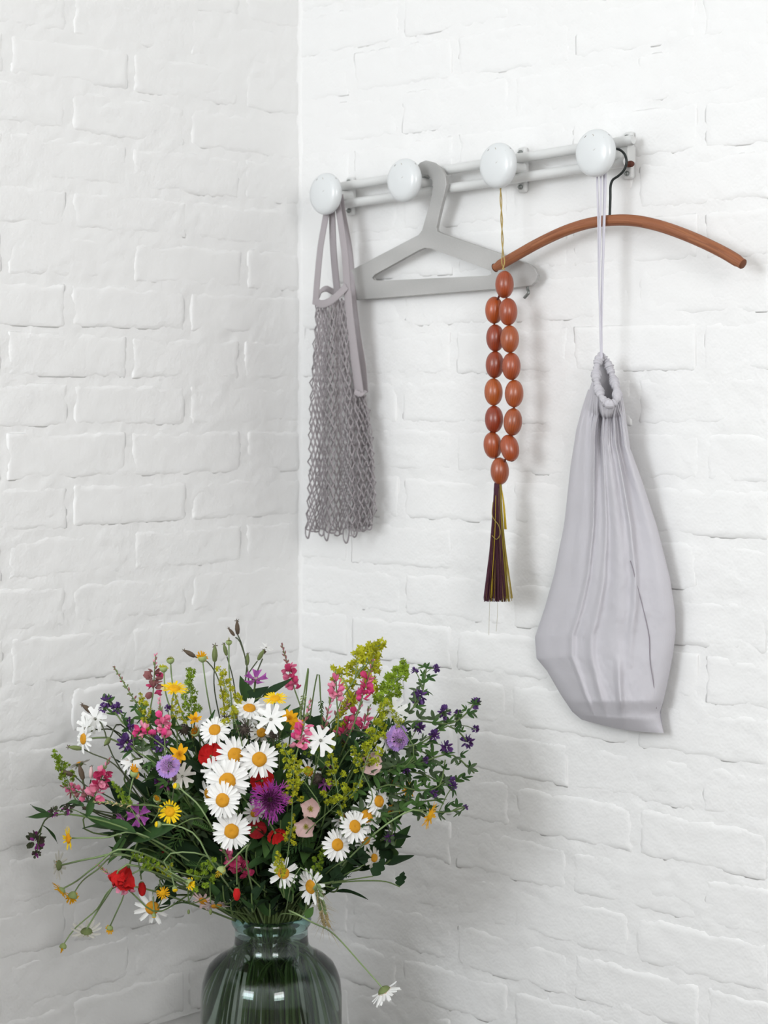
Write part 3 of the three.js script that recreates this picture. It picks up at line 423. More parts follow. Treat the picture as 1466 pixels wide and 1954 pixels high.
U.star = (() => { const l = []; for (let i = 0; i < 4; i++) l.push(place(blade(1, 0.75, { nu: 1, nv: 2, cup: 0.1 }), 0, 0, 0, -0.9, 0, i * Math.PI / 2)); return merge(l); })();
U.scabDome = merge(Array.from({ length: 46 }, (_, i) => { const r = 0.56 * Math.sqrt((i + 0.5) / 46), a = i * 2.39996; return place(U.star, r * Math.cos(a), r * Math.sin(a), 0.3 * Math.sqrt(1 - r * r), 0.6 * r * -Math.sin(a) * 1.2, 0.6 * r * Math.cos(a) * 1.2, a, 0.115); }));
U.pins = merge(Array.from({ length: 34 }, (_, i) => { const r = 0.6 * Math.sqrt((i + 0.3) / 34), a = i * 2.39996 + 1, d = V(r * Math.cos(a), r * Math.sin(a), 0.9).normalize(); const b = V(r * 0.8 * Math.cos(a), r * 0.8 * Math.sin(a), 0.22), e = b.clone().addScaledVector(d, 0.34); return merge([tube([b, b.clone().lerp(e, 0.5), e], 0.009, 2, 3), blob(e.x, e.y, e.z, 0.024, 0.024, 0.024, 5, 4)]); }));
U.knapOuter = merge(Array.from({ length: 40 }, (_, i) => { const a = i * 2.39996, el = rr(0.05, 0.75), L = rr(0.75, 1.05), d = V(Math.cos(a) * Math.cos(el), Math.sin(a) * Math.cos(el), Math.sin(el)), b = d.clone().multiplyScalar(0.15), m = d.clone().multiplyScalar(L * 0.62), list = [tube([b, b.clone().lerp(m, 0.5), m], 0.02, 3, 4)]; for (let k = 0; k < 5; k++) { const e = m.clone().add(V(d.x + rr(-0.7, 0.7), d.y + rr(-0.7, 0.7), d.z + rr(-0.5, 0.6)).normalize().multiplyScalar(L * rr(0.3, 0.42))); list.push(tube([m, m.clone().lerp(e, 0.5).add(V(rr(-0.03, 0.03), rr(-0.03, 0.03), 0)), e], (q) => 0.02 * (1 - q * 0.55), 3, 4)); } return merge(list); }));
U.knapInner = merge(Array.from({ length: 60 }, (_, i) => { const r = 0.4 * Math.sqrt((i + 0.5) / 60), a = i * 2.39996, e = V(r * 1.1 * Math.cos(a), r * 1.1 * Math.sin(a), rr(0.35, 0.6)); return tube([V(r * 0.5 * Math.cos(a), r * 0.5 * Math.sin(a), 0), V(r * Math.cos(a), r * Math.sin(a), 0.25), e], 0.025, 3, 4); }));
U.scaleBall = (() => { const l = [blob(0, 0, 0, 0.3, 0.3, 0.4, 14, 10)]; for (let i = 0; i < 60; i++) { const k = (i + 0.5) / 60, a = i * 2.4, z = 0.38 - 0.72 * k, r = 0.31 * Math.sqrt(Math.max(0.02, 1 - Math.pow(z / 0.42, 2))); l.push(place(blade(0.16, 0.09, { nu: 2, nv: 2, curl: 0.3 }), r * Math.cos(a), r * Math.sin(a), z, 1.1, 0, a - Math.PI / 2)); } return merge(l); })();
U.mallowPetal = grid(8, 6, (u, v) => { const k = u * 2 - 1; return [k * (0.07 + 0.34 * Math.pow(v, 1.1)), 0.08 + 0.92 * (v - 0.14 * v ** 5 * (1 - Math.abs(k))), 0.22 * v * v - 0.06 * Math.cos(k * 2), u, 1 - v]; });
U.rosePetal = grid(12, 8, (u, v) => { const k = u * 2 - 1; return [k * (0.08 + 0.5 * Math.sin(v * 1.8)), 0.04 + 0.96 * v * (1 - 0.2 * k * k - 0.12 * (1 - k * k) * v ** 6), 0.62 * v * v - 0.22 * k * k * v + 0.07 * Math.sin(k * 8 + v * 6) * v]; });
U.stamens = merge(Array.from({ length: 26 }, (_, i) => { const a = i * 2.4, r = 0.26 * Math.sqrt((i + 0.5) / 26), e = V(r * Math.cos(a), r * Math.sin(a), rr(0.22, 0.34)); return merge([tube([V(0, 0, 0), e.clone().multiplyScalar(0.5), e], 0.012, 2, 3), blob(e.x, e.y, e.z, 0.035, 0.035, 0.035, 5, 4)]); }));
// pea blossom: a raised standard and a keel (unit length along +z)
U.pea = merge([place(grid(4, 4, (u, v) => { const k = u * 2 - 1; return [k * 0.42 * Math.sin(0.3 + v * 2.3), v * 0.9, 0.25 * v * v + 0.12 * k * k]; }), 0, 0, 0.15, 0.35), place(grid(6, 4, (u, v) => { const a = (u - 0.5) * 2.6, r = 0.26 * Math.sin(0.25 + v * 2.5); return [Math.sin(a) * r, 0.12 - Math.cos(a) * r * 0.9, v * 0.95]; }), 0, 0.05, 0)]);
U.peaBud = (() => { const g = lathe([[0.02, 0], [0.16, 0.15], [0.2, 0.45], [0.13, 0.8], [0.02, 1]], 8); g.rotateX(Math.PI / 2); return g; })();
U.pod = (() => { const g = lathe([[0.02, -1], [0.3, -0.75], [0.42, -0.2], [0.36, 0.3], [0.2, 0.75], [0.09, 0.95], [0.12, 1.02]], 14).rotateX(Math.PI / 2); const p = g.attributes.position; for (let i = 0; i < p.count; i++) { const a = Math.atan2(p.getY(i), p.getX(i)), f = 1 + 0.08 * Math.cos(a * 8); p.setX(i, p.getX(i) * f); p.setY(i, p.getY(i) * f); } g.computeVertexNormals(); return g; })();
U.podTips = merge(Array.from({ length: 5 }, (_, i) => place(blade(0.35, 0.12, { nu: 2, nv: 3 }), 0.09 * Math.cos(i * 1.256), 0.09 * Math.sin(i * 1.256), 0.95, 1.2, 0, i * 1.256 - Math.PI / 2)));
U.leafLance = [0, 1, 2].map((i) => blade(1, 0.26, { prof: lance, curl: [-0.18, 0.12, -0.3][i], cup: 0.2, wave: 0.012, s: i, nv: 9 }));
U.leafOvate = [0, 1].map((i) => blade(1, 0.5, { prof: ovate, curl: [-0.2, 0.1][i], cup: 0.14, wave: 0.012, s: i, nv: 9 }));
U.leafLobed = [0, 1].map((i) => blade(1, 0.62, { prof: lobedProf, curl: [-0.2, -0.05][i], cup: 0.12, wave: 0.015, s: i, nv: 24 }));
U.feather = [0, 1].map((s) => { const l = [tube([V(0, 0, 0), V(0, 0.5, -0.04), V(0, 1, -0.16)], 0.014, 6, 4)]; for (let i = 1; i <= 9; i++) { const y = i / 10; for (const k of [-1, 1]) { const b = place(blade(0.3 * Math.sin(0.5 + y * 2.2), 0.05, { prof: lance, nu: 1, nv: 3 }), 0, y, -0.16 * y * y, 0, 0, k * -(0.9 - 0.3 * y)); l.push(b); if (i % 2 === s) l.push(place(blade(0.14, 0.04, { prof: lance, nu: 1, nv: 2 }), k * 0.1, y + 0.08, -0.16 * y * y, 0.3, 0, k * -0.2)); } } return merge(l); });
U.trifoil = [0, 1].map((i) => merge([[-1.05, 0.85], [0, 1], [1.05, 0.85]].map(([a, s]) => place(blade(0.72 * s, 0.26, { prof: (v) => Math.pow(Math.sin(Math.PI * clamp(v * 0.9 + 0.06)), 0.75), curl: i ? 0.16 : -0.16, cup: 0.18, nv: 6 }), 0, 0.25, 0, 0.2, 0, a)).concat([tube([V(0, 0, 0), V(0, 0.13, 0.01), V(0, 0.26, 0)], 0.014, 3, 4)])));
U.floret = merge([0, 1, 2, 3].map((i) => place(blade(1, 0.62, { nu: 1, nv: 2 }), 0, 0, 0, -0.25, 0, i * Math.PI / 2 + 0.3)));

// a plume of tiny florets: clusters up an axis of unit length (+z), widest low down
function plume(seedAt, nClusters, spread) {
  seed = seedAt; const list = [], pts = [];
  for (let c = 0; c < nClusters; c++) {
    const k = (c + 0.5) / nClusters, a = c * 2.4 + rr(-0.4, 0.4), r = spread * (1.1 - k) * rr(0.45, 1.1) + 0.015, cx = r * Math.cos(a), cy = r * Math.sin(a), cz = k + rr(-0.03, 0.03);
    pts.push(tube([V(0, 0, cz - r * 0.6), V(cx * 0.6, cy * 0.6, cz - r * 0.2), V(cx, cy, cz)], 0.006, 3, 3));
    const n = Math.round(lerp(30, 14, k));
    for (let i = 0; i < n; i++) { const d = V(rr(-1, 1), rr(-1, 1), rr(-0.8, 1)); if (d.length() > 1) { d.normalize(); } d.multiplyScalar(lerp(0.075, 0.045, k)); list.push(place(U.floret, cx + d.x, cy + d.y, cz + d.z, rr(-1.2, 1.2), rr(-1.2, 1.2), rr(0, 6), rr(0.028, 0.04))); }
  }
  return { florets: merge(list), twigs: merge(pts) };
}
U.plume = [plume(21, 17, 0.2), plume(57, 19, 0.165), plume(83, 16, 0.3)];

// ---------------------------------------------------------------- where heads and stems go
const bouquetDepth = (px, py, dz = 0) => { const e = Math.pow((px - 500) / 440, 2) + Math.pow((py - 1520) / (py > 1520 ? 280 : 340), 2); return Math.min(2.68 - 0.2 * Math.sqrt(Math.max(0, 1 - e)) + dz, depthLeft(px, 0.025), depthRight(px, 0.025)); };
const headAt = (px, py, dz = 0) => at(px, py, bouquetDepth(px, py, dz));
const facing = (px, py, f) => f ? V(f[0], f[1], f[2]).normalize() : V((px - 500) / 430 * 0.75, -(py - 1520) / 330 * 0.55 + 0.28, 0.8).normalize();
const turnTo = (dir, roll = 0) => new THREE.Quaternion().setFromUnitVectors(V(0, 0, 1), dir).multiply(new THREE.Quaternion().setFromAxisAngle(V(0, 0, 1), roll));
// the plant: a Group whose base is its stem's cut end in the jar; child positions are relative to that base
function plant(name, label, category, head, dir, { via = [], r = 0.0015, mat = M.stem, leaves = 3, kind = 'lance', size = 0.045, leafMat, back = 0.004, group, from } = {}) {
  const az = Math.atan2(head.z - JAR.z, head.x - JAR.x) + rr(-0.25, 0.25), rn = Math.sqrt(rnd()) * 0.036 + 0.004, rb = rnd() < 0.22 ? rr(0.05, 0.084) : rr(0.008, 0.04), ab = az + Math.PI + rr(-0.7, 0.7), ring = (q, y, a) => V(JAR.x + q * Math.cos(a), y, JAR.z + q * Math.sin(a));
  const short = name === 'leafy_stem' || name === 'broad_leaf' || rnd() < 0.4, base = from ?? (short ? ring(rb * 0.5, name === 'leafy_stem' ? rr(0.35, 0.38) : rr(0.3, 0.35), ab) : ring(Math.min(0.086, rb * 1.08), rr(0.05, 0.25), ab)), neck = ring(rn, MOUTH - 0.008, az), low = ring(Math.min(0.04, rn * 0.8), 0.372, ab), flare = ring(rb * 0.8, 0.318, ab);
  const end = head.clone().addScaledVector(dir, -back), reach = Math.hypot(head.x - neck.x, head.z - neck.z), out = neck.clone().lerp(end, 0.42).add(V(0, 0.10 * reach + 0.012, 0));
  const pre = end.clone().addScaledVector(dir, -Math.min(0.04, end.distanceTo(out) * 0.35));
  const pts = [base, ...(short ? [] : [flare, low]), neck, ...(via.length ? via : [out, pre]), end];
  if (pts.some((p) => !(p.lengthSq() > 0))) console.log(label, JSON.stringify(pts));
  const g = thing(name, label, category, base, 0, group), curve = new THREE.CatmullRomCurve3(pts.map((p) => p.clone().sub(base)), false, 'centripetal');
  g.stem = obj('stem', tube(curve, (k) => r * lerp(1.35, 0.85, k), 44, 6), mat, g); g.base = base; g.curve = curve;
  for (let i = 0; i < leaves; i++) {
    const k = lerp(clearOf(g), 0.92, (i + rr(0.1, 0.9)) / leaves), p = curve.getPointAt(k), t = curve.getTangentAt(k), a = rr(0, 6.28), side = V(Math.cos(a), rr(-0.2, 0.5), Math.sin(a)).addScaledVector(t, 0.7).normalize();
    addLeaf(g, p, side, size * rr(0.7, 1.2), kind, leafMat ?? [M.leaf, M.leafDark, M.leafMid, M.leaf][Math.floor(rnd() * 4)]);
  }
  return g;
}
// how far along its stem a plant is clear of the jar's mouth
function clearOf(g) { for (let k = 0.3; k < 0.8; k += 0.02) { const p = g.curve.getPointAt(k); if (p.y + g.base.y > MOUTH + 0.018) return k; } return 0.8; }
function addLeaf(g, p, dir, size, kind, mat, name = 'leaf') {
  const set = { lance: U.leafLance, ovate: U.leafOvate, lobed: U.leafLobed, feather: U.feather, trifoil: U.trifoil }[kind], m = obj(name, set[Math.floor(rnd() * set.length)], mat, g);
  const y = dir.clone().normalize(); if (p.y + g.base.y < MOUTH + 0.12) y.y = Math.abs(y.y) + 0.15; y.normalize(); const n = V(rr(-0.4, 0.4), 0.8, rr(0.1, 0.7)), x = y.clone().cross(n).normalize(), z = x.clone().cross(y);
  m.quaternion.setFromRotationMatrix(new THREE.Matrix4().makeBasis(x, y, z)); m.position.copy(p); m.scale.setScalar(size);
  return m;
}
function headGroup(g, head, dir, R, roll = rr(0, 6), name = 'flower_head') { const h = new THREE.Group(); h.name = name; h.position.copy(head).sub(g.base); h.quaternion.copy(turnTo(dir, roll)); h.scale.setScalar(R); g.add(h); return h; }
const ringOf = (h, name, geos, n, mat, { r = 0.28, tilt = 0, vary = 0.15, skip = () => false, sc = 1, z = 0 } = {}) => { for (let i = 0; i < n; i++) { if (skip(i)) continue; const a = i / n * Math.PI * 2 + rr(-0.5, 0.5) * vary, m = obj(name, Array.isArray(geos) ? geos[Math.floor(rnd() * geos.length)] : geos, mat, h); m.position.set(-Math.sin(a) * r, Math.cos(a) * r, z + rr(-0.02, 0.02)); m.rotation.order = 'ZXY'; m.rotation.z = a; m.rotation.x = tilt + rr(-1, 1) * vary; m.scale.setScalar(sc * rr(0.93, 1.07)); } };

const HEADS = {
  daisy(h, o) { ringOf(h, 'petal', U.daisyPetal, o.n ?? 20, o.mat ?? M.white, { r: 0.27, tilt: o.tilt ?? 0, vary: o.vary ?? 0.16, skip: o.skip }); obj('flower_disc', U.disc, M.disc, h).position.z = 0.02; obj('calyx', U.cup, M.calyx, h); },
  chamomile(h, o) { ringOf(h, 'petal', U.thinPetal, o.n ?? 22, o.mat ?? M.yellow, { r: 0.34, tilt: o.tilt ?? 0.05, vary: 0.18, skip: o.skip }); const d = obj('flower_disc', U.disc, o.discMat ?? M.gold, h); d.scale.setScalar(1.12); obj('calyx', U.cup, M.budGreen, h); },
  star(h, o) { ringOf(h, 'petal', U.broadPetal, o.n ?? 7, o.mat ?? M.gold, { r: 0.08, tilt: o.tilt ?? 0.25, vary: 0.3 }); obj('stamens', U.stamens, M.orange, h); },
  bud(h, o) { obj('bud_cup', U.budCup, o.cup ?? M.budGreen, h); const t = obj('petal_tuft', U.budTuft, o.mat ?? M.gold, h); t.scale.z = o.open ?? 1.15; t.position.z = 0.1; },
  greenBud(h, o) { obj('bud_cup', U.budCup, M.budGreen, h); const d = obj('flower_disc', U.disc, o.mat ?? M.yellow, h); d.scale.setScalar(1.75); d.position.z = 0.3; },
  poppy(h, o) { ringOf(h, 'petal', U.poppyPetal, o.n ?? 4, o.mat ?? M.red, { r: 0.02, tilt: o.tilt ?? 0.2, vary: 0.25 }); obj('seed_pod', blob(0, 0, 0.14, 0.12, 0.12, 0.16), M.calyx, h); },
  redBud(h, o) { obj('petal', U.crumpled, o.mat ?? M.red, h); const c = obj('bud_cap', U.cup, M.calyx, h); c.position.z = -0.95; },
  scabious(h, o) { ringOf(h, 'petal', U.scabPetal, 15, M.lilac, { r: 0.52, vary: 0.2, z: 0.02 }); ringOf(h, 'petal', U.scabPetal, 11, M.mauve, { r: 0.36, vary: 0.3, z: 0.14, sc: 0.75 }); obj('florets', U.scabDome, M.mauve, h).userData.kind = 'stuff'; obj('stamens', U.pins, M.lilac, h).userData.kind = 'stuff'; obj('calyx', U.cup, M.calyx, h); },
  knapweed(h) { obj('florets', U.knapOuter, M.magenta, h).userData.kind = 'stuff'; obj('florets', U.knapInner, M.plum, h).userData.kind = 'stuff'; obj('calyx', U.scaleBall, M.calyxBrown, h).position.z = -0.3; },
  knapbud(h) { obj('calyx', U.scaleBall, M.seed, h).scale.setScalar(2.2); },
  campion(h, o) { ringOf(h, 'petal', U.notchPetal, 5, o.mat ?? M.white, { r: 0.04, tilt: o.tilt ?? 0.05, vary: 0.2, skip: o.skip }); const c = obj('calyx', U.bladder, o.calyx ?? M.calyx, h); c.rotation.x = Math.PI / 2; c.position.z = -1; obj('stamens', U.stamens, M.ivory, h).scale.setScalar(0.45); },
  mallow(h) { ringOf(h, 'petal', U.mallowPetal, 5, M.mallow, { r: 0.02, tilt: 0.12, vary: 0.12 }); obj('stamens', U.stamens, M.blush, h).scale.setScalar(0.6); obj('calyx', U.cup, M.calyx, h); },
  rose(h) { ringOf(h, 'petal', U.rosePetal, 5, M.palepink, { r: 0.02, tilt: 0.15, vary: 0.2 }); obj('stamens', U.stamens, M.limeyellow, h); obj('calyx', U.cup, M.calyx, h); },
  pod(h, o) { h.scale.x *= 0.8; h.scale.y *= 0.8; obj('seed_pod', U.pod, o.mat ?? M.calyx, h); obj('pod_teeth', U.podTips, o.tip ?? M.calyxBrown, h); },
  dry(h) { obj('seed_head', U.scaleBall, M.seed, h).scale.setScalar(1.3); const l = []; for (let i = 0; i < 14; i++) { const a = i * 2.4; l.push(tube([V(0, 0, 0.1), V(0.5 * Math.cos(a), 0.5 * Math.sin(a), 0.4 + rr(0, 0.3)), V(0.9 * Math.cos(a + 0.3), 0.9 * Math.sin(a + 0.3), rr(0.1, 0.8))], 0.05, 5, 4)); } obj('bracts', l, M.seed, h); },
};
const DEFAULTS = {
  daisy: ['oxeye_daisy', { kind: 'feather', leaves: 3, size: 0.05, r: 0.0015 }, 0.004], chamomile: ['yellow_chamomile', { kind: 'feather', leaves: 3, size: 0.05, mat: M.stemPale, leafMat: M.leafMid, r: 0.0013 }, 0.004],
  star: ['golden_flower', { kind: 'lance', leaves: 3, r: 0.0011 }, 0.002], bud: ['yellow_bud', { kind: 'feather', leaves: 1, mat: M.stemPale, r: 0.0012, leafMat: M.leafMid }, 0.004], greenBud: ['chamomile_bud', { kind: 'feather', leaves: 2, mat: M.stemPale, r: 0.0013, leafMat: M.leafMid }, 0.004],
  poppy: ['red_poppy', { kind: 'lobed', leaves: 2, size: 0.05 }, 0.002], redBud: ['poppy_bud', { kind: 'lobed', leaves: 1, size: 0.05, r: 0.001 }, 0.012], scabious: ['lilac_scabious', { kind: 'lobed', leaves: 3, size: 0.05 }, 0.004], knapweed: ['purple_knapweed', { leaves: 3, size: 0.06 }, 0.014], knapbud: ['knapweed_bud', { leaves: 2 }, 0.008],
  campion: ['white_campion', { leaves: 3, size: 0.055, kind: 'lance', mat: M.stemDark, r: 0.0012 }, 0.018], mallow: ['purple_mallow', { kind: 'lobed', leaves: 3, size: 0.06 }, 0.003], rose: ['pink_rock_rose', { kind: 'ovate', leaves: 3, size: 0.035 }, 0.003], pod: ['campion_pod', { leaves: 2, size: 0.05, mat: M.stemDark, r: 0.0011 }, 0.01], dry: ['dried_seed_head', { leaves: 1, mat: M.stemDark, r: 0.001 }, 0.006],
};
const CATEGORY = (k) => ({ bud: 'flower bud', greenBud: 'flower bud', redBud: 'flower bud', knapbud: 'flower bud', pod: 'seed pod', dry: 'seed head' }[k] ?? 'flower');
function flower(kind, px, py, size, label, o = {}) {
  const [name, def, back] = DEFAULTS[kind], head = headAt(px, py, o.dz), dir = facing(px, py, o.f), R = size / 2 / FOCAL * -head.z;
  const g = plant(o.name ?? name, label, o.category ?? CATEGORY(kind), head, dir, { ...def, back, ...o, via: (o.via ?? []).map(([x, y, z]) => headAt(x, y, z ?? o.dz)), mat: o.stem ?? def.mat });
  HEADS[kind](headGroup(g, head, dir, R, o.roll), { ...o });
  return g;
}
// a flower spike: foot and tip in the picture
function spike(px0, py0, px1, py1, label, o = {}) {
  const a = headAt(px0, py0, o.dz), b = headAt(px1, py1, o.dz1 ?? o.dz), ax = b.clone().sub(a), L = ax.length(), dir = ax.clone().normalize(), g = plant(o.name ?? 'pink_sainfoin', label, 'flower', a, dir, { leaves: 2, kind: 'feather', size: 0.045, back: 0, r: 0.0012, mat: o.stem ?? M.stem, ...o });
  const h = headGroup(g, a, dir, 1, 0, 'flower_spike'), mats = o.mats ?? [M.pink, M.pink2, M.hotpink], n = o.n ?? 20, w = o.w ?? 0.011;
  obj('spike_stem', tube([V(0, 0, 0), V(0, 0, L / 2), V(0, 0, L)], 0.0009, 6, 5), o.stem ?? M.stem, h);
  for (let i = 0; i < n; i++) {
    const k = (i + 0.5) / n, an = i * 2.4 + rr(-0.4, 0.4), open = k < (o.open ?? 0.55), el = open ? rr(0.1, 0.7) : lerp(0.7, 1.25, k), d = V(Math.cos(an) * Math.cos(el), Math.sin(an) * Math.cos(el), Math.sin(el));
    const m = obj(open ? 'blossom' : 'bud', open ? U.pea : U.peaBud, open ? mats[Math.floor(rnd() * mats.length)] : (o.budMats ?? [M.rosebrown, M.pink2, M.calyx])[Math.floor(rnd() * (o.budMats ?? [1, 1, 1]).length)], h);
    m.position.set(0, 0, L * k).addScaledVector(d, 0.0015); m.quaternion.copy(turnTo(d, rr(0, 6))); m.scale.setScalar(open ? w * rr(0.85, 1.15) : w * lerp(0.8, 0.45, k));
  }
  return g;
}
function bedstraw(px0, py0, px1, py1, label, o = {}) {
  const a = headAt(px0, py0, o.dz), b = headAt(px1, py1, o.dz1 ?? o.dz), ax = b.clone().sub(a), L = ax.length(), dir = ax.clone().normalize(), g = plant('lady_bedstraw', label, 'flower', a, dir, { leaves: 1, kind: 'feather', size: 0.035, back: 0, r: 0.0009, ...o });
  const h = headGroup(g, a, dir, L, rr(0, 6), 'flower_plume'), p = U.plume[o.v ?? Math.floor(rnd() * 3)];
  const s = o.wide ?? 1; h.scale.set(L * s, L * s, L);
  obj('florets', p.florets, o.col ?? M.lime, h).userData.kind = 'stuff'; obj('twigs', p.twigs, M.stemPale, h).userData.kind = 'stuff'; obj('plume_stem', tube([V(0, 0, 0), V(0, 0, 0.5), V(0, 0, 0.98)], 0.008, 4, 4), M.stemPale, h);
  return g;
}
const pick = (list, i) => list[i % list.length];
// a branching leafy sprig through picture points, with purple flower clusters
function cluster(g, p, R, mats, n = 14) { const h = headGroup(g, p, V(rr(-0.4, 0.4), 0.5, 0.6).normalize(), R, 0, 'flower_cluster'); for (let i = 0; i < n; i++) { const a = i * 2.4, el = 1.4 - 2.2 * (i / n), d = V(Math.cos(a) * Math.cos(el), Math.sin(a) * Math.cos(el), Math.sin(el)), m = obj('blossom', i % 4 ? U.pea : U.peaBud, mats[i % mats.length], h); m.position.copy(d).multiplyScalar(0.25); m.quaternion.copy(turnTo(d, rr(0, 6))); m.scale.setScalar(0.75 * rr(0.8, 1.15)); } }
function sprig(pts, label, o = {}) {
  const w = pts.map(([x, y, z]) => headAt(x, y, z ?? o.dz)), head = w[w.length - 1], dir = head.clone().sub(w[w.length - 2] ?? JAR).normalize();
  const g = plant(o.name ?? 'lucerne_sprig', label, o.category ?? 'plant', head, dir, { leaves: 0, r: 0.0013, back: 0, via: w.slice(0, -1), mat: o.stem ?? M.stem, ...o, ...{ leaves: 0 } });
  const n = o.n ?? 14, k0 = Math.max(o.k0 ?? 0.55, clearOf(g));
  for (let i = 0; i < n; i++) { const k = lerp(k0, 0.995, (i + 0.5) / n), p = g.curve.getPointAt(k), t = g.curve.getTangentAt(k), a = i * 2.4, d = V(Math.cos(a), Math.sin(a), rr(-0.5, 0.6)).addScaledVector(t, 0.55).normalize(); addLeaf(g, p, d, (o.size ?? 0.024) * rr(0.75, 1.2) * lerp(1.15, 0.8, i / n), o.kind ?? 'trifoil', o.leafMat ?? pick(o.leafMats ?? [M.leaf, M.leafMid, M.leafGrey], i)); }
  for (const [x, y, s, z] of o.clusters ?? []) { const p = headAt(x, y, z ?? o.dz); cluster(g, p, s / 2 / FOCAL * -p.z, o.mats ?? [M.violet, M.violet2, M.darkviolet]); let best = 0, bd = 9; for (let i = 0; i < 60; i++) { const k = lerp(k0 - 0.1, 1, i / 59), q = g.curve.getPointAt(k).add(g.base), dd = q.distanceTo(p); if (dd < bd) { bd = dd; best = k; } } const q = g.curve.getPointAt(Math.max(0.4, best - 0.04)), e = p.clone().sub(g.base); obj('flower_stalk', tube([q, q.clone().lerp(e, 0.6).add(V(0, 0.003, 0)), e], 0.0007, 8, 4), o.stem ?? M.stem, g); }
  for (const [x, y, x1, y1, s] of o.extra ?? []) { const p = headAt(x, y, o.dz).sub(g.base), e = headAt(x1, y1, o.dz).sub(g.base); addLeaf(g, p, e.clone().sub(p), s ?? p.distanceTo(e), o.extraKind ?? 'ovate', o.leafMat ?? M.leaf); }
  return g;
}

// ---------------------------------------------------------------- the bouquet, flower by flower (place and size as measured in the photograph)
seed = 1001;
// leafy stems that fill the middle
const LANDMARKS = [[434, 1490, 'largest daisy'], [516, 1526, 'spidery knapweed'], [442, 1586, 'lowest front daisy'], [321, 1462, 'left lilac scabious'], [760, 1408, 'right lilac scabious'], [324, 1549, 'round yellow chamomile'], [265, 1556, 'veined mallow'], [677, 1577, 'slanting daisy row'], [541, 1666, 'gappy daisy'], [592, 1560, 'pale pink rock roses'], [612, 1413, 'campion under the pink spike'], [410, 1393, 'daisy beside the dried head'], [452, 1706, 'red bud over the rim'], [704, 1456, 'pale rock rose at right'], [190, 1490, 'left pink sainfoin'], [243, 1668, 'low red poppy'], [333, 1314, 'high yellow chamomile'], [640, 1480, 'middle right bedstraw'], [343, 1440, 'golden star flower'], [376, 1640, 'low yellow buds'], [690, 1330, 'rosy brown dock spike'], [560, 1450, 'lime plumes by the knapweed']];
const fillNames = new Set();
function fillLabel(x, y, kind) {
  const adj = { lance: 'narrow leaved', feather: 'feathery', lobed: 'toothed leaved', ovate: 'round leaved' }[kind];
  for (const [lx, ly, what] of [...LANDMARKS].sort((a, b) => Math.hypot(a[0] - x, a[1] - y) - Math.hypot(b[0] - x, b[1] - y))) {
    const dx = x - lx, dy = y - ly, rel = Math.hypot(dx, dy) < 24 ? 'behind' : Math.abs(dx) > Math.abs(dy) ? (dx < 0 ? 'left of' : 'right of') : (dy < 0 ? 'above' : 'below'), label = `${adj} dark green stem in the depth ${rel} the ${what}`;
    if (!fillNames.has(label)) { fillNames.add(label); return label; }
  }
}
for (let i = 0; i < 66; i++) {
  const a = i * 2.4, q = Math.sqrt((i + 0.5) / 66), x = 495 + 290 * q * Math.cos(a), y = 1535 + 165 * q * Math.sin(a), kind = q < 0.6 ? ['ovate', 'feather', 'lobed', 'lance'][i % 4] : ['lance', 'lobed', 'lance', 'ovate'][i % 4];
  sprig([[x, y]], fillLabel(x, y, kind), { name: 'leafy_stem', category: 'foliage', group: 'leafy green stems filling the bouquet', dz: rr(0.035, 0.14), n: 18, k0: 0.42, size: rr(0.042, 0.066), kind, leafMats: [M.leaf, M.leafDark, M.leafDark, M.leafMid] });
}
for (const [i, [x, y]] of [[425, 1690], [455, 1672], [480, 1705], [505, 1680], [530, 1710], [560, 1690], [585, 1712], [440, 1720], [515, 1725], [600, 1670]].entries()) {
  const kind = ['lance', 'lobed', 'ovate'][i % 3];
  sprig([[x, y]], fillLabel(x, y, kind), { name: 'leafy_stem', category: 'foliage', group: 'leafy green stems filling the bouquet', dz: rr(0.0, 0.06), n: 9, k0: 0.42, size: rr(0.03, 0.042), kind, leafMats: [M.leafDark, M.leaf, M.leafDark] });
}
// oxeye daisies
flower('daisy', 410, 1393, 62, 'white oxeye daisy with lower petals dropping, beside the dried brown seed head', { f: [-0.1, 0.6, 0.8], dz: 0.01 });
flower('daisy', 449, 1441, 78, 'white oxeye daisy with a tan disc, directly left of another daisy and above the cluster', { f: [0.05, 0.3, 1], dz: 0.0, n: 16 });
flower('daisy', 495, 1449, 76, 'upper right white oxeye daisy of the front cluster, long pointed petals', { f: [0.15, 0.25, 1], dz: -0.015, n: 18 });
flower('daisy', 434, 1491, 86, 'largest white oxeye daisy, in the middle of the vertical row', { f: [0.02, 0.25, 1], dz: -0.03, n: 23 });
flower('daisy', 425, 1527, 72, 'white oxeye daisy with a small disc overlapping the largest daisy', { f: [-0.12, 0.15, 1], dz: -0.05, n: 21 });
flower('daisy', 442, 1586, 76, 'lowest white oxeye daisy of the front row, with a big yellow disc', { f: [0.02, 0.12, 1], dz: -0.045, n: 22 });
flower('daisy', 541, 1666, 60, 'white oxeye daisy with gaps between its petals above the jar mouth', { f: [0.1, 0.1, 1], dz: -0.02, n: 14, vary: 0.3 });
flower('daisy', 594, 1692, 72, 'white oxeye daisy turned sideways above the barley ear', { f: [-0.75, 0.0, 0.75], dz: -0.03, n: 16, vary: 0.25, r: 0.0012 });
flower('daisy', 644, 1612, 64, 'lowest of the white daisies in the slanting row on the right', { f: [0.45, 0.2, 0.85], dz: -0.02, n: 18, tilt: -0.1 });
flower('daisy', 677, 1577, 66, 'second white daisy from the bottom of the slanting row', { f: [0.5, 0.3, 0.8], dz: -0.015, n: 19 });
flower('daisy', 700, 1557, 68, 'third white daisy from the bottom of the slanting row', { f: [0.4, 0.3, 0.85], n: 18, tilt: -0.12 });
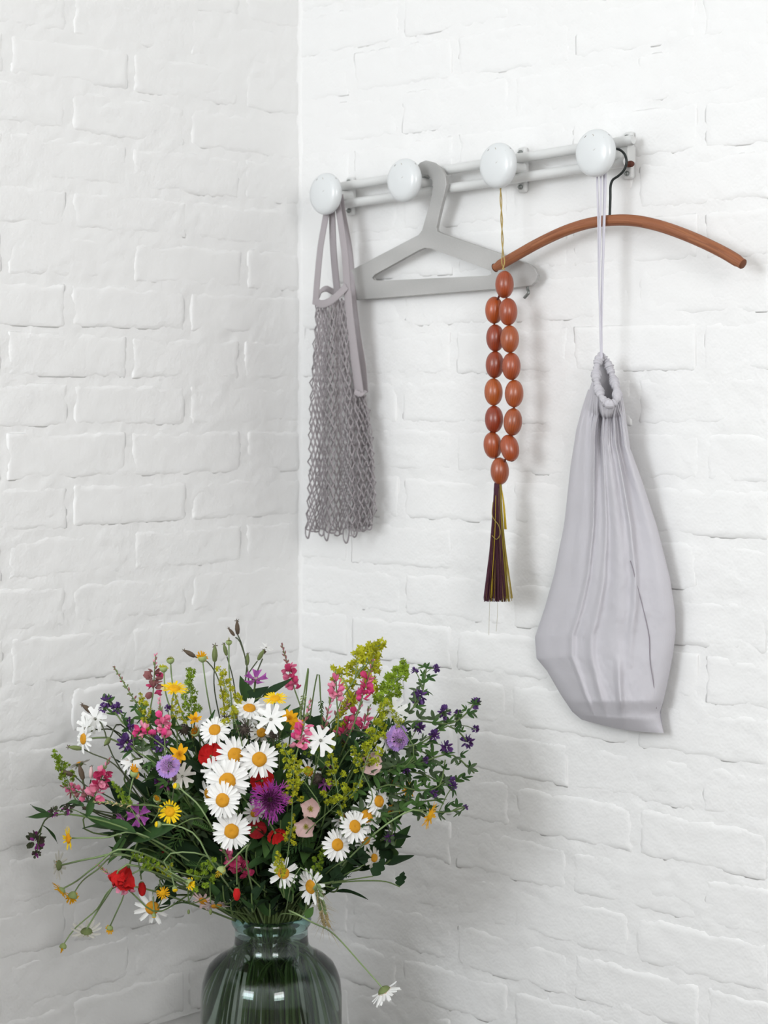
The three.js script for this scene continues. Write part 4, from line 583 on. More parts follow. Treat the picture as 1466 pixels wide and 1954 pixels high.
flower('daisy', 723, 1529, 62, 'topmost white daisy of the slanting row, petals curled back', { f: [0.65, 0.2, 0.7], dz: 0, n: 18, tilt: -0.2 });
flower('daisy', 657, 1562, 50, 'white daisy half hidden behind the slanting row of daisies', { f: [-0.3, 0.8, 0.5], dz: 0.03, n: 16 });
flower('daisy', 698, 1604, 48, 'white daisy seen from below, hanging behind the slanting row', { f: [0.4, -0.4, 0.8], dz: 0.05, n: 14 });
flower('daisy', 714, 1637, 44, 'small pale daisy apart from the rest, under the slanting row', { f: [0.65, 0.1, 0.7], dz: 0.05, n: 15, tilt: -0.2, mat: M.ivory });
flower('daisy', 291, 1732, 72, 'drooping white daisy at the lower left with a green bud before its disc', { f: [0.05, -0.1, 1], n: 11, vary: 0.35, tilt: -0.15, dz: -0.01 });
flower('daisy', 476, 1352, 66, 'white daisy seen from the side below the upper yellow chamomile', { f: [0.1, 0.9, 0.45], dz: 0.01, n: 20 });
flower('daisy', 588, 1472, 54, 'white daisy in profile behind the lime green plumes', { f: [0.4, 0.45, 0.7], dz: 0.05, n: 9 });
flower('daisy', 398, 1515, 58, 'white daisy peeping out left behind the largest daisy', { f: [-0.8, -0.2, 0.6], dz: 0.02, n: 16 });
flower('daisy', 487, 1550, 54, 'white daisy peeping out right of the row, behind the knapweed', { f: [0.5, -0.35, 0.8], dz: 0.0, n: 15 });
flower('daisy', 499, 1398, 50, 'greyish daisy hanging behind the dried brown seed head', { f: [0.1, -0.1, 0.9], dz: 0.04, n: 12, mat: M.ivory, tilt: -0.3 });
flower('daisy', 733, 1890, 70, 'white daisy drooping on a long stem to the right of the jar', { f: [0.45, -0.8, -0.12], n: 19, dz: -0.14, mat: M.white, stem: M.stemPale, leaves: 0, via: [[562, 1742, -0.1], [592, 1758, -0.13], [640, 1785, -0.13], [690, 1840, -0.13], [722, 1876, -0.135]], r: 0.0011, tilt: 0.42 });
flower('daisy', 165, 1778, 64, 'white daisy hanging face down, seen from behind its green base', { f: [-0.05, -0.9, -0.35], n: 12, leaves: 0, stem: M.stemPale, via: [[240, 1650], [214, 1695], [185, 1740]], mat: M.ivory, tilt: -0.25, dz: -0.06 });
flower('daisy', 112, 1651, 56, 'faded white daisy facing the left wall, seen from behind', { f: [-0.9, -0.1, -0.3], n: 11, leaves: 0, stem: M.stemPale, via: [[235, 1630], [180, 1637]], mat: M.ivory, dz: -0.05 });
flower('daisy', 160, 1410, 58, 'white daisy at the upper left edge facing the wall', { f: [-0.75, 0.1, 0.5], n: 15, dz: 0.0, stem: M.stemPale });
flower('daisy', 243, 1456, 36, 'small white daisy with an orange disc at the left side', { f: [0.1, 0.75, 0.5], n: 13, dz: 0.05 });
flower('daisy', 413, 1727, 58, 'washed out daisy facing down left of the red poppy bud', { f: [0.1, -0.85, 0.45], n: 18, mat: M.blush, dz: 0.02 });
flower('daisy', 388, 1719, 48, 'faded pinkish flower hanging beside the washed out daisy', { f: [-0.3, -0.5, 0.7], n: 12, mat: M.palepink, dz: 0.03, name: 'faded_daisy' });
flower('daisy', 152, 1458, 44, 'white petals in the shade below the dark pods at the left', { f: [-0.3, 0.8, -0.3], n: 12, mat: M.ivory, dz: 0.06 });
// white campions
flower('campion', 517, 1373, 56, 'white campion with deeply notched petals beside the yellow chamomile', { f: [0.0, 0.35, 0.95], dz: -0.03, roll: 0.6 });
flower('campion', 612, 1413, 56, 'white campion under the bright pink sainfoin spike', { f: [0.15, 0.3, 0.9], dz: -0.02 });
flower('campion', 252, 1453, 48, 'white campion in side view next to the lilac scabious', { f: [-0.6, 0.0, 0.8], dz: 0, skip: (i) => i === 2, stem: M.stemPale });
flower('campion', 348, 1481, 46, 'greyish campion beneath the lilac scabious', { f: [0.2, -0.2, 0.9], dz: 0.0, mat: M.ivory });
flower('campion', 752, 1357, 50, 'white campion with lime florets across it, at the upper right', { f: [0.3, 0.2, 0.9], dz: -0.01 });
flower('campion', 738, 1410, 52, 'white campion in profile left of the lilac scabious', { f: [0.85, -0.1, 0.45], dz: -0.01, calyx: M.budGreen });
flower('campion', 182, 1372, 52, 'upper white campion against the left wall', { f: [-0.3, 0.4, 0.8], dz: 0.02 });
flower('campion', 164, 1390, 50, 'lower white campion against the left wall', { f: [-0.6, 0.2, 0.7], dz: 0.01 });
flower('campion', 474, 1372, 36, 'small white campion behind the dried brown seed head', { f: [-0.1, 0.1, 0.9], dz: 0.03 });
flower('campion', 284, 1446, 30, 'tiny white campion above the golden star flower', { f: [0.1, 0.2, 0.9], dz: 0.02 });
flower('campion', 405, 1468, 44, 'white campion tucked between red poppy and largest daisy', { f: [-0.2, 0.3, 0.8], dz: 0.01 });
flower('campion', 508, 1236, 26, 'blurred white campion opening on a tall bud', { f: [0.3, 0.9, 0.2], dz: 0.2, calyx: M.calyxBrown, leaves: 1 });
flower('campion', 134, 1537, 20, 'white bud tip beside the comfrey bells', { f: [-0.8, 0.3, 0.3], dz: 0.0, leaves: 0, calyx: M.calyxBrown });
// yellow chamomiles and other yellow flowers
flower('chamomile', 333, 1314, 54, 'bright yellow chamomile held high, seen from the side', { f: [0.12, 0.93, 0.3], dz: 0.02, leaves: 1 });
flower('chamomile', 525, 1333, 48, 'bright yellow chamomile behind the white campion', { f: [0.05, 0.92, 0.35], dz: 0.0 });
flower('chamomile', 324, 1549, 46, 'round yellow chamomile facing forward beside the pink mallow', { f: [-0.1, 0.1, 1], dz: -0.03, n: 20, leaves: 1 });
flower('chamomile', 131, 1600, 46, 'yellow chamomile at the left edge on a curved pale stem', { f: [-0.85, 0.0, 0.5], n: 18, leaves: 0, via: [[255, 1588], [205, 1598], [165, 1599]], dz: -0.06, discMat: M.orange });
flower('chamomile', 118, 1699, 48, 'yellow chamomile turned down at the lower left', { f: [-0.65, -0.7, 0.1], mat: M.gold, leaves: 0, via: [[235, 1620], [180, 1655], [140, 1685]], dz: -0.07 });
flower('bud', 138, 1712, 24, 'half open yellow bud beside the turned down chamomile', { f: [-0.25, -0.85, 0.2], leaves: 0, via: [[230, 1630], [185, 1660], [150, 1690]], dz: -0.06 });
flower('chamomile', 311, 1704, 28, 'small orange yellow chamomile above the drooping daisy', { f: [0.15, -0.2, 0.9], mat: M.gold, n: 16, dz: -0.03, leaves: 0 });
flower('bud', 363, 1686, 22, 'round yellow bud on a curved stem at the lower left', { f: [0.6, -0.35, 0.5], leaves: 0, via: [[385, 1630, -0.02], [318, 1632, -0.04], [315, 1655, -0.045], [345, 1675, -0.045]], dz: -0.045, mat: M.yellow });
flower('bud', 421, 1663, 24, 'yellow bud hanging from a bent stem under the lowest daisy', { f: [-0.55, -0.7, 0.35], leaves: 0, via: [[470, 1625, -0.04], [478, 1606, -0.055], [455, 1630, -0.06]], dz: -0.06, mat: M.yellow });
flower('star', 372, 1374, 34, 'orange flower behind the side facing oxeye daisy', { f: [0.1, 0.8, 0.5], dz: 0.04, mat: M.gold });
flower('bud', 372, 1396, 24, 'orange bud left of the daisy that loses petals', { f: [-0.2, 0.5, 0.7], dz: 0.03, mat: M.orange });
flower('star', 552, 1372, 40, 'golden flower tucked beside the pink sainfoin', { f: [0.3, 0.6, 0.6], dz: 0.01, mat: M.gold, n: 9 });
flower('star', 566, 1383, 34, 'second golden flower under the pink sainfoin', { f: [0.2, 0.3, 0.9], dz: 0.03, mat: M.gold, n: 8 });
flower('star', 343, 1440, 48, 'golden star flower with separate petals over the scabious', { f: [-0.1, 0.4, 0.9], dz: 0.0, n: 6, mat: M.gold });
flower('chamomile', 820, 1556, 54, 'yellow chamomile at the right edge seen side on', { f: [0.85, -0.3, 0.35], mat: M.gold, leaves: 0, via: [[735, 1575], [790, 1545]], dz: -0.02 });
flower('star', 752, 1494, 42, 'orange flower among thin leaves at the right', { f: [-0.1, 0.85, 0.4], dz: 0.06, n: 7, mat: M.gold });
flower('chamomile', 780, 1507, 42, 'half hidden yellow chamomile behind the right hand sprigs', { f: [0.7, -0.1, 0.5], dz: 0.06, mat: M.gold });
flower('star', 748, 1547, 36, 'orange petals showing behind the topmost slanting daisy', { f: [0.5, 0.2, 0.6], dz: 0.06, mat: M.orange, n: 7 });
flower('bud', 300, 1524, 20, 'small orange bud above the round yellow chamomile', { f: [-0.05, 0.6, 0.7], dz: -0.0, leaves: 0 });
flower('bud', 257, 1473, 24, 'pale green bud with an orange tip by the side view campion', { f: [0.15, 0.9, 0.2], dz: -0.01, leaves: 0, mat: M.orange, open: 1.3 });
flower('bud', 312, 1274, 20, 'shorter of the two pale yellow buds above the left', { f: [-0.1, 1, 0.1], dz: 0.05, leaves: 0, mat: M.limeyellow, open: 0.6 });
flower('bud', 325, 1258, 20, 'taller of the two pale yellow buds above the left', { f: [-0.1, 1, 0.1], dz: 0.05, leaves: 0, mat: M.limeyellow, open: 0.6 });
flower('bud', 386, 1254, 22, 'orange yellow bud on a straight tall stem', { f: [-0.12, 1, 0.1], dz: 0.06, leaves: 1, mat: M.gold });
flower('bud', 437, 1224, 16, 'lime yellow bud on the tallest thin stem', { f: [0, 1, 0.1], dz: 0.08, leaves: 0, mat: M.limeyellow });
flower('greenBud', 336, 1500, 17, 'round green bud pointing left over a bent stem', { f: [-0.75, 0.3, 0.6], leaves: 1, via: [[400, 1570, -0.03], [378, 1535, -0.03], [350, 1510, -0.03]], dz: -0.035 });
flower('greenBud', 301, 1573, 17, 'round green bud on a flat stem under the yellow chamomile', { f: [-0.85, 0.15, 0.5], leaves: 2, via: [[400, 1640, -0.03], [372, 1592, -0.035], [335, 1575, -0.04]], dz: -0.04 });
flower('bud', 120, 1808, 18, 'lowest yellow bud hanging far left on a long stem', { f: [-0.2, -0.95, 0.1], leaves: 0, via: [[232, 1690, -0.05], [180, 1740, -0.06], [140, 1775, -0.06]], dz: -0.07 });
flower('bud', 209, 1773, 17, 'hanging yellow bud between daisy back and drooping daisy', { f: [-0.15, -0.95, 0.1], leaves: 0, via: [[262, 1660, -0.04], [232, 1720, -0.05]], dz: -0.05 });
flower('greenBud', 334, 1697, 15, 'green bud between the two low yellow buds', { f: [0.2, -0.6, 0.7], leaves: 0, dz: -0.03 });
flower('greenBud', 294, 1748, 12, 'green bud hanging in front of the drooping daisy', { f: [0, -0.9, 0.3], leaves: 0, dz: -0.04 });
// poppies
flower('poppy', 404, 1445, 52, 'red poppy beside the tan disced daisy', { f: [-0.2, 0.5, 0.8], dz: 0.03 });
flower('poppy', 499, 1490, 50, 'red poppy above the purple knapweed', { f: [0.3, 0.2, 0.9], dz: 0.03 });
flower('poppy', 524, 1587, 44, 'red poppy seen edge on under the knapweed', { f: [0.4, -0.4, 0.75], dz: -0.0, n: 3 });
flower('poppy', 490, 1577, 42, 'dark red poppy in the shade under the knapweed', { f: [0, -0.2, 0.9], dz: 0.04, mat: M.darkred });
flower('poppy', 246, 1652, 84, 'red poppy with a smooth hanging petal at the lower left', { f: [-0.35, -0.75, 0.55], dz: -0.03, n: 4, tilt: 0.75 });
flower('redBud', 271, 1696, 24, 'crumpled red poppy bud above the drooping daisy', { f: [0.1, -0.95, 0.25], dz: -0.025, leaves: 0 });
flower('redBud', 452, 1706, 22, 'crumpled red poppy bud hanging over the jar rim', { f: [0, -0.98, 0.2], dz: -0.04, leaves: 0 });
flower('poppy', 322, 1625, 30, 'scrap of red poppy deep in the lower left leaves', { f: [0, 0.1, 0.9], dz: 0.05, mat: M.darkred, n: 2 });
flower('redBud', 360, 1740, 8, 'left one of two thin nodding poppy buds', { f: [0, -1, 0.1], dz: -0.02, leaves: 0, mat: M.calyx, category: 'flower bud' });
flower('redBud', 402, 1740, 10, 'right one of two thin nodding poppy buds', { f: [0, -1, 0.1], dz: -0.03, leaves: 0, mat: M.calyx, category: 'flower bud' });
// scabious, knapweed, mallows, rock roses
flower('scabious', 321, 1462, 46, 'lilac scabious beside the golden star flower', { f: [0, 0.5, 0.85], dz: -0.03 });
flower('scabious', 760, 1408, 50, 'lilac scabious at the right beside dark leaves', { f: [0.45, 0.1, 0.85], dz: -0.02 });
flower('knapweed', 516, 1526, 92, 'spidery magenta knapweed in the middle of the bouquet', { f: [0.1, 0.2, 1], dz: -0.05 });
flower('knapbud', 350, 1392, 24, 'dark spiny knapweed bud near the orange bud', { dz: 0.04 });
flower('knapbud', 606, 1487, 26, 'brown knapweed bud behind the lime green plumes', { dz: 0.04 });
flower('knapbud', 292, 1410, 20, 'dark round knapweed bud beside the violet flowers', { dz: 0.01 });
flower('mallow', 265, 1556, 48, 'magenta veined mallow at the left of the bouquet', { f: [-0.15, 0.1, 1], dz: -0.02 });
flower('mallow', 488, 1297, 46, 'mauve mallow high at the back against dark leaves', { f: [0.1, 0.75, 0.5], dz: 0.08 });
flower('mallow', 233, 1562, 26, 'small mallow left of the veined mallow', { f: [-0.6, -0.3, 0.6], dz: 0.0 });
flower('mallow', 620, 1496, 28, 'dark mallow in the shade right of the plumes', { f: [0.2, 0, 0.9], dz: 0.05 });
flower('rose', 592, 1545, 46, 'upper pale pink rock rose right of the knapweed', { f: [0.1, 0.4, 0.85], dz: -0.01 });
flower('rose', 584, 1577, 44, 'lower pale pink rock rose right of the knapweed', { f: [0.05, 0.1, 0.95], dz: 0.005 });
flower('rose', 704, 1456, 46, 'pale pink rock rose with lime florets at the right', { f: [0.4, 0.1, 0.85], dz: 0.0 });
// seed pods and dried heads
const podAt = (x, y, s, label, o) => flower('pod', x, y, s * 1.8, label, o);
podAt(453, 1198, 16, 'tallest dark campion pod of the bouquet', { f: [-0.05, 1, 0.05], dz: 0.1, mat: M.calyxBrown, via: [[474, 1290, 0.1], [463, 1235, 0.1]] });
podAt(442, 1206, 11, 'small dark pod beside the tallest one', { f: [-0.6, 0.8, 0.05], dz: 0.1, mat: M.calyxBrown, leaves: 0, via: [[474, 1290, 0.1], [458, 1225, 0.1]] });
podAt(362, 1247, 15, 'dark pod leaning left behind the orange yellow bud', { f: [-0.85, 0.5, 0.05], dz: 0.1, mat: M.calyxBrown, leaves: 1, via: [[420, 1305, 0.1], [395, 1262, 0.1]] });
podAt(410, 1248, 19, 'plump green campion pod at the top', { f: [0.02, 1, 0.1], dz: 0.09, mat: M.calyx, leaves: 1 });
podAt(430, 1240, 14, 'slim green pod right of the plump one', { f: [-0.25, 1, 0.05], dz: 0.1, mat: M.calyx, leaves: 1 });
podAt(472, 1259, 14, 'green campion pod below the tallest dark pod', { f: [0.08, 1, 0.1], dz: 0.11, mat: M.calyx, leaves: 0 });
podAt(498, 1250, 14, 'dark green pod under the blurred white campion', { f: [0.5, 0.85, 0.1], dz: 0.14, mat: M.calyx, leaves: 0 });
podAt(168, 1353, 17, 'dark pod leaning left above the wall campions', { f: [-0.8, 0.6, 0.1], dz: 0.02, mat: M.calyxBrown, leaves: 0, via: [[214, 1440], [198, 1390]] });
podAt(144, 1427, 16, 'dark oval pod at the far upper left', { f: [-0.95, 0.15, 0.1], dz: 0.0, mat: M.calyx, leaves: 0, via: [[214, 1455], [180, 1440]] });
podAt(205, 1415, 17, 'round dark pod beside the white edge daisy', { f: [-0.2, -0.3, 0.9], dz: 0.0, mat: M.calyx, leaves: 0 });
podAt(128, 1475, 15, 'brown pod pointing left under the pale petals', { f: [-0.9, 0.35, 0.15], dz: 0.0, mat: M.calyxBrown, leaves: 0, via: [[215, 1525], [165, 1500]] });
podAt(155, 1474, 18, 'tall brown pod left of the pink sainfoin', { f: [-0.25, 0.95, 0.1], dz: -0.01, mat: M.calyxBrown, leaves: 0 });
podAt(174, 1474, 14, 'pink striped pod left of the pink sainfoin', { f: [0.05, 1, 0.1], dz: 0.0, mat: M.palepink, leaves: 0 });
podAt(168, 1543, 13, 'slim brown pod over the comfrey leaf', { f: [-0.9, 0.25, 0.2], dz: -0.02, mat: M.calyxBrown, leaves: 0 });
podAt(333, 1482, 14, 'striped pod with a cream tip beside the daisy row', { f: [0.05, 0.98, 0.2], dz: -0.01, mat: M.calyxBrown, tip: M.ivory, leaves: 0 });
flower('dry', 466, 1393, 40, 'dried brown seed head with spiky bracts over the daisies', { f: [0.1, 0.4, 0.9], dz: -0.02 });
flower('dry', 520, 1402, 30, 'dried brown sprig hanging below the white campion', { f: [0.5, -0.3, 0.8], dz: 0.0 });
flower('dry', 432, 1372, 24, 'small dried head behind the lime yellow plume', { f: [0, 0.6, 0.7], dz: 0.05 });
// pink spikes
spike(314, 1412, 304, 1335, 'bright pink sainfoin spike at the upper left of the daisies', { n: 30, w: 0.0105, open: 0.6 });
spike(569, 1428, 592, 1338, 'bright pink sainfoin spike right of the golden flowers', { n: 28, w: 0.0115, dz: -0.02, mats: [M.pink2, M.pink, M.hotpink] });
spike(618, 1398, 641, 1290, 'pink sainfoin spike with open flowers at its tip', { n: 26, w: 0.011, open: 0.0, budMats: [M.calyx, M.rosebrown, M.pink2], dz: 0.02 });
spike(643, 1338, 641, 1286, 'pale pink blossoms crowning the tall sainfoin', { n: 16, w: 0.0115, open: 0.7, mats: [M.pink2, M.pink], dz: 0.015, leaves: 0 });
spike(178, 1527, 206, 1452, 'pink sainfoin spike at the left above the grass head', { n: 30, w: 0.0125, open: 0.75, dz: -0.02, mats: [M.pink, M.pink2, M.deeppink] });
spike(172, 1518, 116, 1500, 'small pink sainfoin pointing at the left wall', { n: 18, w: 0.009, dz: 0.0, open: 0.7, mats: [M.pink, M.rosebrown] });
spike(563, 1318, 538, 1230, 'dark pink sainfoin blurred near the wall corner', { n: 28, w: 0.0115, dz: 0.22, open: 0.55, mats: [M.deeppink, M.pink], budMats: [M.rosebrown] });
spike(292, 1325, 297, 1250, 'dark pink blurred sainfoin behind the two pale buds', { n: 22, w: 0.012, dz: 0.1, open: 0.6, mats: [M.deeppink, M.rosebrown] });
spike(262, 1345, 217, 1272, 'brownish sainfoin spike in bud at the upper left', { n: 26, w: 0.009, open: 0.0, dz: 0.05, budMats: [M.rosebrown, M.calyx] });
spike(690, 1335, 713, 1258, 'pink sainfoin spike with a brown tip at the upper right', { n: 28, w: 0.0105, dz: 0.02, open: 0.55, mats: [M.pink, M.hotpink, M.deeppink] });
spike(650, 1410, 690, 1345, 'deep pink sainfoin between the plumes at the right', { n: 26, w: 0.012, dz: 0.06, open: 0.7, mats: [M.deeppink, M.pink] });
spike(690, 1400, 705, 1350, 'small deep pink sainfoin left of the upper right campion', { n: 16, w: 0.011, dz: 0.05, mats: [M.deeppink, M.pink] });
spike(640, 1370, 700, 1300, 'thick rosy brown dock spike at the upper right', { name: 'dock_spike', n: 50, w: 0.011, open: 0.0, dz: 0.09, budMats: [M.rosebrown, M.rosebrown, M.pink2] });
spike(476, 1672, 424, 1622, 'deep pink sainfoin under the lowest front daisy', { n: 30, w: 0.0115, dz: 0.03, open: 0.85, mats: [M.deeppink, M.pink] });
spike(252, 1704, 188, 1652, 'pale pink sainfoin hanging over the red poppy', { n: 34, w: 0.0095, dz: -0.05, open: 0.5, mats: [M.pink2, M.pink], budMats: [M.pink2, M.straw] });
spike(282, 1402, 264, 1388, 'small cluster of pink sainfoin by the violet flowers', { n: 10, w: 0.011, dz: 0.0, open: 0.8, mats: [M.hotpink, M.pink2] });
spike(590, 1500, 640, 1450, 'dark pink sainfoin deep behind the white campion', { n: 20, w: 0.011, dz: 0.1, open: 0.8, mats: [M.deeppink, M.magenta] });
// lime green plumes
bedstraw(448, 1372, 420, 1275, 'lime yellow bedstraw plume above the oxeye daisies', { col: M.limeyellow, dz: 0.01, v: 0 });
bedstraw(580, 1490, 536, 1420, 'lime bedstraw plume at the upper right of the knapweed', { dz: -0.02, wide: 1.2, v: 2 });
bedstraw(558, 1530, 562, 1448, 'lime bedstraw plume directly right of the knapweed', { dz: -0.03, wide: 1.1, col: M.limeyellow, v: 0 });
bedstraw(648, 1530, 630, 1428, 'lime bedstraw plume in the middle right', { dz: -0.005, v: 2, wide: 0.9 });
bedstraw(700, 1450, 738, 1338, 'long lime bedstraw plume below the upper right campion', { dz: -0.02, v: 1, col: M.lime });
bedstraw(668, 1310, 722, 1226, 'yellow green bedstraw plume reaching highest at the right', { dz: 0.07, v: 0, col: M.limeyellow });
bedstraw(730, 1345, 774, 1264, 'fresh green bedstraw plume left of the dark lucerne tip', { dz: 0.03, v: 1, col: M.lime2 });
bedstraw(292, 1395, 268, 1325, 'yellow bedstraw plume behind the left pink spike', { dz: 0.03, v: 0, col: M.limeyellow });
bedstraw(338, 1390, 334, 1330, 'yellow bedstraw under the high yellow chamomile', { dz: 0.03, v: 2, col: M.limeyellow });
bedstraw(130, 1490, 104, 1434, 'fresh green bedstraw tip at the far left', { dz: 0.0, v: 1, col: M.lime2, wide: 1.2 });
bedstraw(300, 1655, 252, 1628, 'fresh lime bedstraw over the red poppy', { dz: -0.05, v: 0, col: M.lime2, wide: 1.3 });
bedstraw(330, 1662, 284, 1652, 'lime bedstraw between poppy and curved bud stem', { dz: -0.04, v: 2, col: M.lime });
bedstraw(378, 1690, 404, 1640, 'lime bedstraw left of the bud hanging under the daisy', { dz: -0.03, v: 2, col: M.lime2, wide: 1.2 });
bedstraw(600, 1660, 622, 1618, 'dull lime bedstraw left of the slanting daisies', { dz: 0.02, v: 0, col: M.lime2, wide: 1.2 });
bedstraw(366, 1370, 362, 1275, 'dull green bedstraw behind the orange yellow bud', { dz: 0.08, v: 1, col: M.lime2 });
bedstraw(632, 1545, 690, 1492, 'lime bedstraw sprays reaching right under the pale rock rose', { dz: -0.0, v: 2, col: M.lime });
bedstraw(552, 1610, 560, 1555, 'lime yellow bedstraw left of the pale pink rock roses', { dz: -0.02, v: 0, col: M.limeyellow });
bedstraw(536, 1666, 530, 1626, 'small lime bedstraw in front of the gappy daisy', { dz: -0.04, v: 1, col: M.limeyellow, wide: 1.3 });
bedstraw(245, 1535, 215, 1492, 'lime bedstraw right of the left pink spike', { dz: -0.03, v: 1, col: M.lime2 });
bedstraw(690, 1470, 672, 1424, 'lime bedstraw left of the pale rock rose', { dz: -0.01, v: 0, col: M.lime, wide: 1.3 });
bedstraw(765, 1385, 742, 1340, 'lime florets lying over the upper right campion', { dz: -0.03, v: 1, col: M.lime });
bedstraw(600, 1440, 566, 1402, 'fresh green bedstraw under the bright pink spike', { dz: 0.01, v: 2, col: M.lime2, wide: 1.2 });
bedstraw(648, 1420, 655, 1340, 'yellow green bedstraw among the deep pink spikes', { dz: 0.08, v: 0, col: M.limeyellow });
// lucerne sprigs on the right, violet flowers on the left
sprig([[700, 1430], [768, 1372], [800, 1335], [815, 1268]], 'lucerne sprig with the highest dark green tip at the right', { n: 26, k0: 0.62, size: 0.02, clusters: [[800, 1328, 34], [792, 1280, 16], [832, 1276, 18]], mats: [M.violet2, M.violet] });
sprig([[700, 1425], [780, 1378], [862, 1380], [912, 1338]], 'lucerne sprig reaching furthest up and right', { n: 26, k0: 0.6, size: 0.019, clusters: [[848, 1360, 30], [875, 1362, 22], [908, 1342, 26]], mats: [M.violet, M.violet2, M.leafGrey] });
sprig([[720, 1440], [800, 1420], [860, 1385], [890, 1412]], 'lucerne sprig with two violet heads near the wall at right', { n: 20, k0: 0.62, size: 0.019, clusters: [[892, 1416, 30, 0.16], [908, 1392, 18, 0.15], [850, 1425, 30], [800, 1388, 28], [828, 1404, 26]], mats: [M.violet, M.violet2, M.darkviolet] });
sprig([[720, 1470], [790, 1460], [860, 1440], [905, 1475]], 'lucerne sprig with leaves only at the right edge', { n: 28, k0: 0.6, size: 0.02, clusters: [[812, 1450, 16]] });
sprig([[730, 1500], [800, 1508], [838, 1500], [850, 1450]], 'lucerne sprig curving up behind the yellow chamomile', { n: 26, k0: 0.58, size: 0.019, clusters: [[828, 1513, 20], [862, 1490, 18]] });
sprig([[720, 1560], [790, 1545], [850, 1550], [888, 1540]], 'thin lucerne sprig ending in a single dark bud', { n: 29, k0: 0.6, size: 0.0247, clusters: [[889, 1540, 12], [865, 1500, 20]] });
sprig([[690, 1560], [745, 1565], [748, 1605]], 'short lucerne sprig hanging beside the slanting daisies', { n: 21, k0: 0.6, size: 0.0260, clusters: [[742, 1598, 24]], mats: [M.darkviolet, M.leafGrey] });
sprig([[700, 1480], [760, 1470], [790, 1450]], 'bushy lucerne sprig under the right lilac scabious', { n: 40, k0: 0.55, size: 0.0338, clusters: [[775, 1470, 18]] });
sprig([[660, 1440], [720, 1400], [770, 1390]], 'dark lucerne sprig behind the right lilac scabious', { n: 32, k0: 0.55, size: 0.0338, dz: 0.04, leafMats: [M.leaf, M.leafDark] });
sprig([[680, 1520], [760, 1515], [800, 1500]], 'lucerne sprig around the orange flowers at right', { n: 26, k0: 0.55, size: 0.024, dz: 0.03 });
sprig([[730, 1480], [800, 1475], [860, 1500], [880, 1478]], 'leafy lucerne sprig crossing the middle of the right side', { n: 40, k0: 0.55, size: 0.024, dz: 0.02 });
sprig([[720, 1520], [790, 1530], [845, 1525]], 'leafy lucerne sprig just above the right hand yellow chamomile', { n: 36, k0: 0.55, size: 0.024, dz: 0.02 });
sprig([[730, 1440], [790, 1430], [830, 1445]], 'leafy lucerne sprig right of the lilac scabious at right', { n: 34, k0: 0.55, size: 0.025, dz: 0.03 });
sprig([[280, 1420], [235, 1380], [206, 1335]], 'violet vetch sprig at the upper left near the wall', { name: 'vetch_sprig', n: 20, k0: 0.62, size: 0.022, leafMats: [M.leaf, M.leafMid], clusters: [[203, 1338, 30], [224, 1352, 26], [196, 1352, 20]], mats: [M.violet, M.violet2, M.leafGrey] });
sprig([[300, 1460], [255, 1430], [240, 1412]], 'dark violet vetch right of the round dark pod', { name: 'vetch_sprig', n: 14, k0: 0.62, size: 0.026, clusters: [[240, 1418, 38], [250, 1388, 18]], mats: [M.violet, M.violet2, M.darkviolet], dz: -0.01 });
sprig([[330, 1470], [308, 1430]], 'dark violet vetch above the left lilac scabious', { name: 'vetch_sprig', n: 10, k0: 0.62, size: 0.024, clusters: [[304, 1421, 36]], mats: [M.violet2, M.violet], dz: 0.01 });
sprig([[330, 1400], [275, 1372], [262, 1345]], 'green vetch sprig below the brownish spike', { name: 'vetch_sprig', n: 26, k0: 0.6, size: 0.024, leafMats: [M.leafMid, M.leaf], clusters: [[320, 1352, 16], [245, 1375, 14]], dz: 0.03 });
sprig([[330, 1540], [318, 1500]], 'plum coloured vetch in the shade below the scabious', { name: 'vetch_sprig', n: 8, k0: 0.62, size: 0.024, clusters: [[318, 1495, 30], [303, 1490, 22]], mats: [M.plum, M.darkviolet], dz: 0.03 });
// comfrey at the far left, big leaves, grasses
sprig([[260, 1590, -0.05], [150, 1556, -0.06], [95, 1558, -0.06], [74, 1590, -0.06]], 'comfrey stem with drooping purple bells at the far left', { name: 'comfrey_stem', n: 6, k0: 0.55, size: 0.05, kind: 'lance', leafMat: M.leaf, stem: M.stem, clusters: [[68, 1604, 42, -0.06], [70, 1630, 20, -0.06], [103, 1550, 24, -0.06], [130, 1545, 26, -0.06]], mats: [M.seed, M.stemDark, M.seed, M.stemDark, M.magenta, M.plum],
  extra: [[92, 1556, 30, 1534, 0.052], [98, 1552, 48, 1524, 0.04], [160, 1540, 66, 1508, 0.062], [150, 1535, 76, 1512, 0.05], [260, 1590, 138, 1542, 0.09], [240, 1592, 150, 1560, 0.075]], extraKind: 'lance', dz: -0.06 });
function broadLeaf(label, pts, size, kind, mat, o = {}) { const p = pts.map(([x, y, z]) => headAt(x, y, z ?? o.dz)), base = p[p.length - 2], tip = p[p.length - 1], dir = tip.clone().sub(base).normalize(), g = plant(o.name ?? 'broad_leaf', label, 'leaf', base, dir, { leaves: 0, back: 0, r: 0.001, via: p.slice(0, -2), ...o }); addLeaf(g, base.clone().sub(g.base), dir, size ?? base.distanceTo(tip), kind, mat); return g; }
broadLeaf('large heart shaped dark green leaf at the lower left', [[290, 1570], [232, 1640]], 0.075, 'ovate', M.leafDark, { dz: -0.03 });
broadLeaf('broad green leaf below the magenta mallow', [[330, 1580], [255, 1612]], 0.07, 'ovate', M.leaf, { dz: -0.04 });
broadLeaf('toothed dark leaf hanging right of the drooping daisy', [[330, 1690], [300, 1735], [348, 1776]], 0.055, 'lobed', M.leafDark, { dz: -0.01 });
broadLeaf('dark leaf behind the small orange yellow chamomile', [[372, 1660], [325, 1730]], 0.06, 'lobed', M.leafDark, { dz: 0.01 });
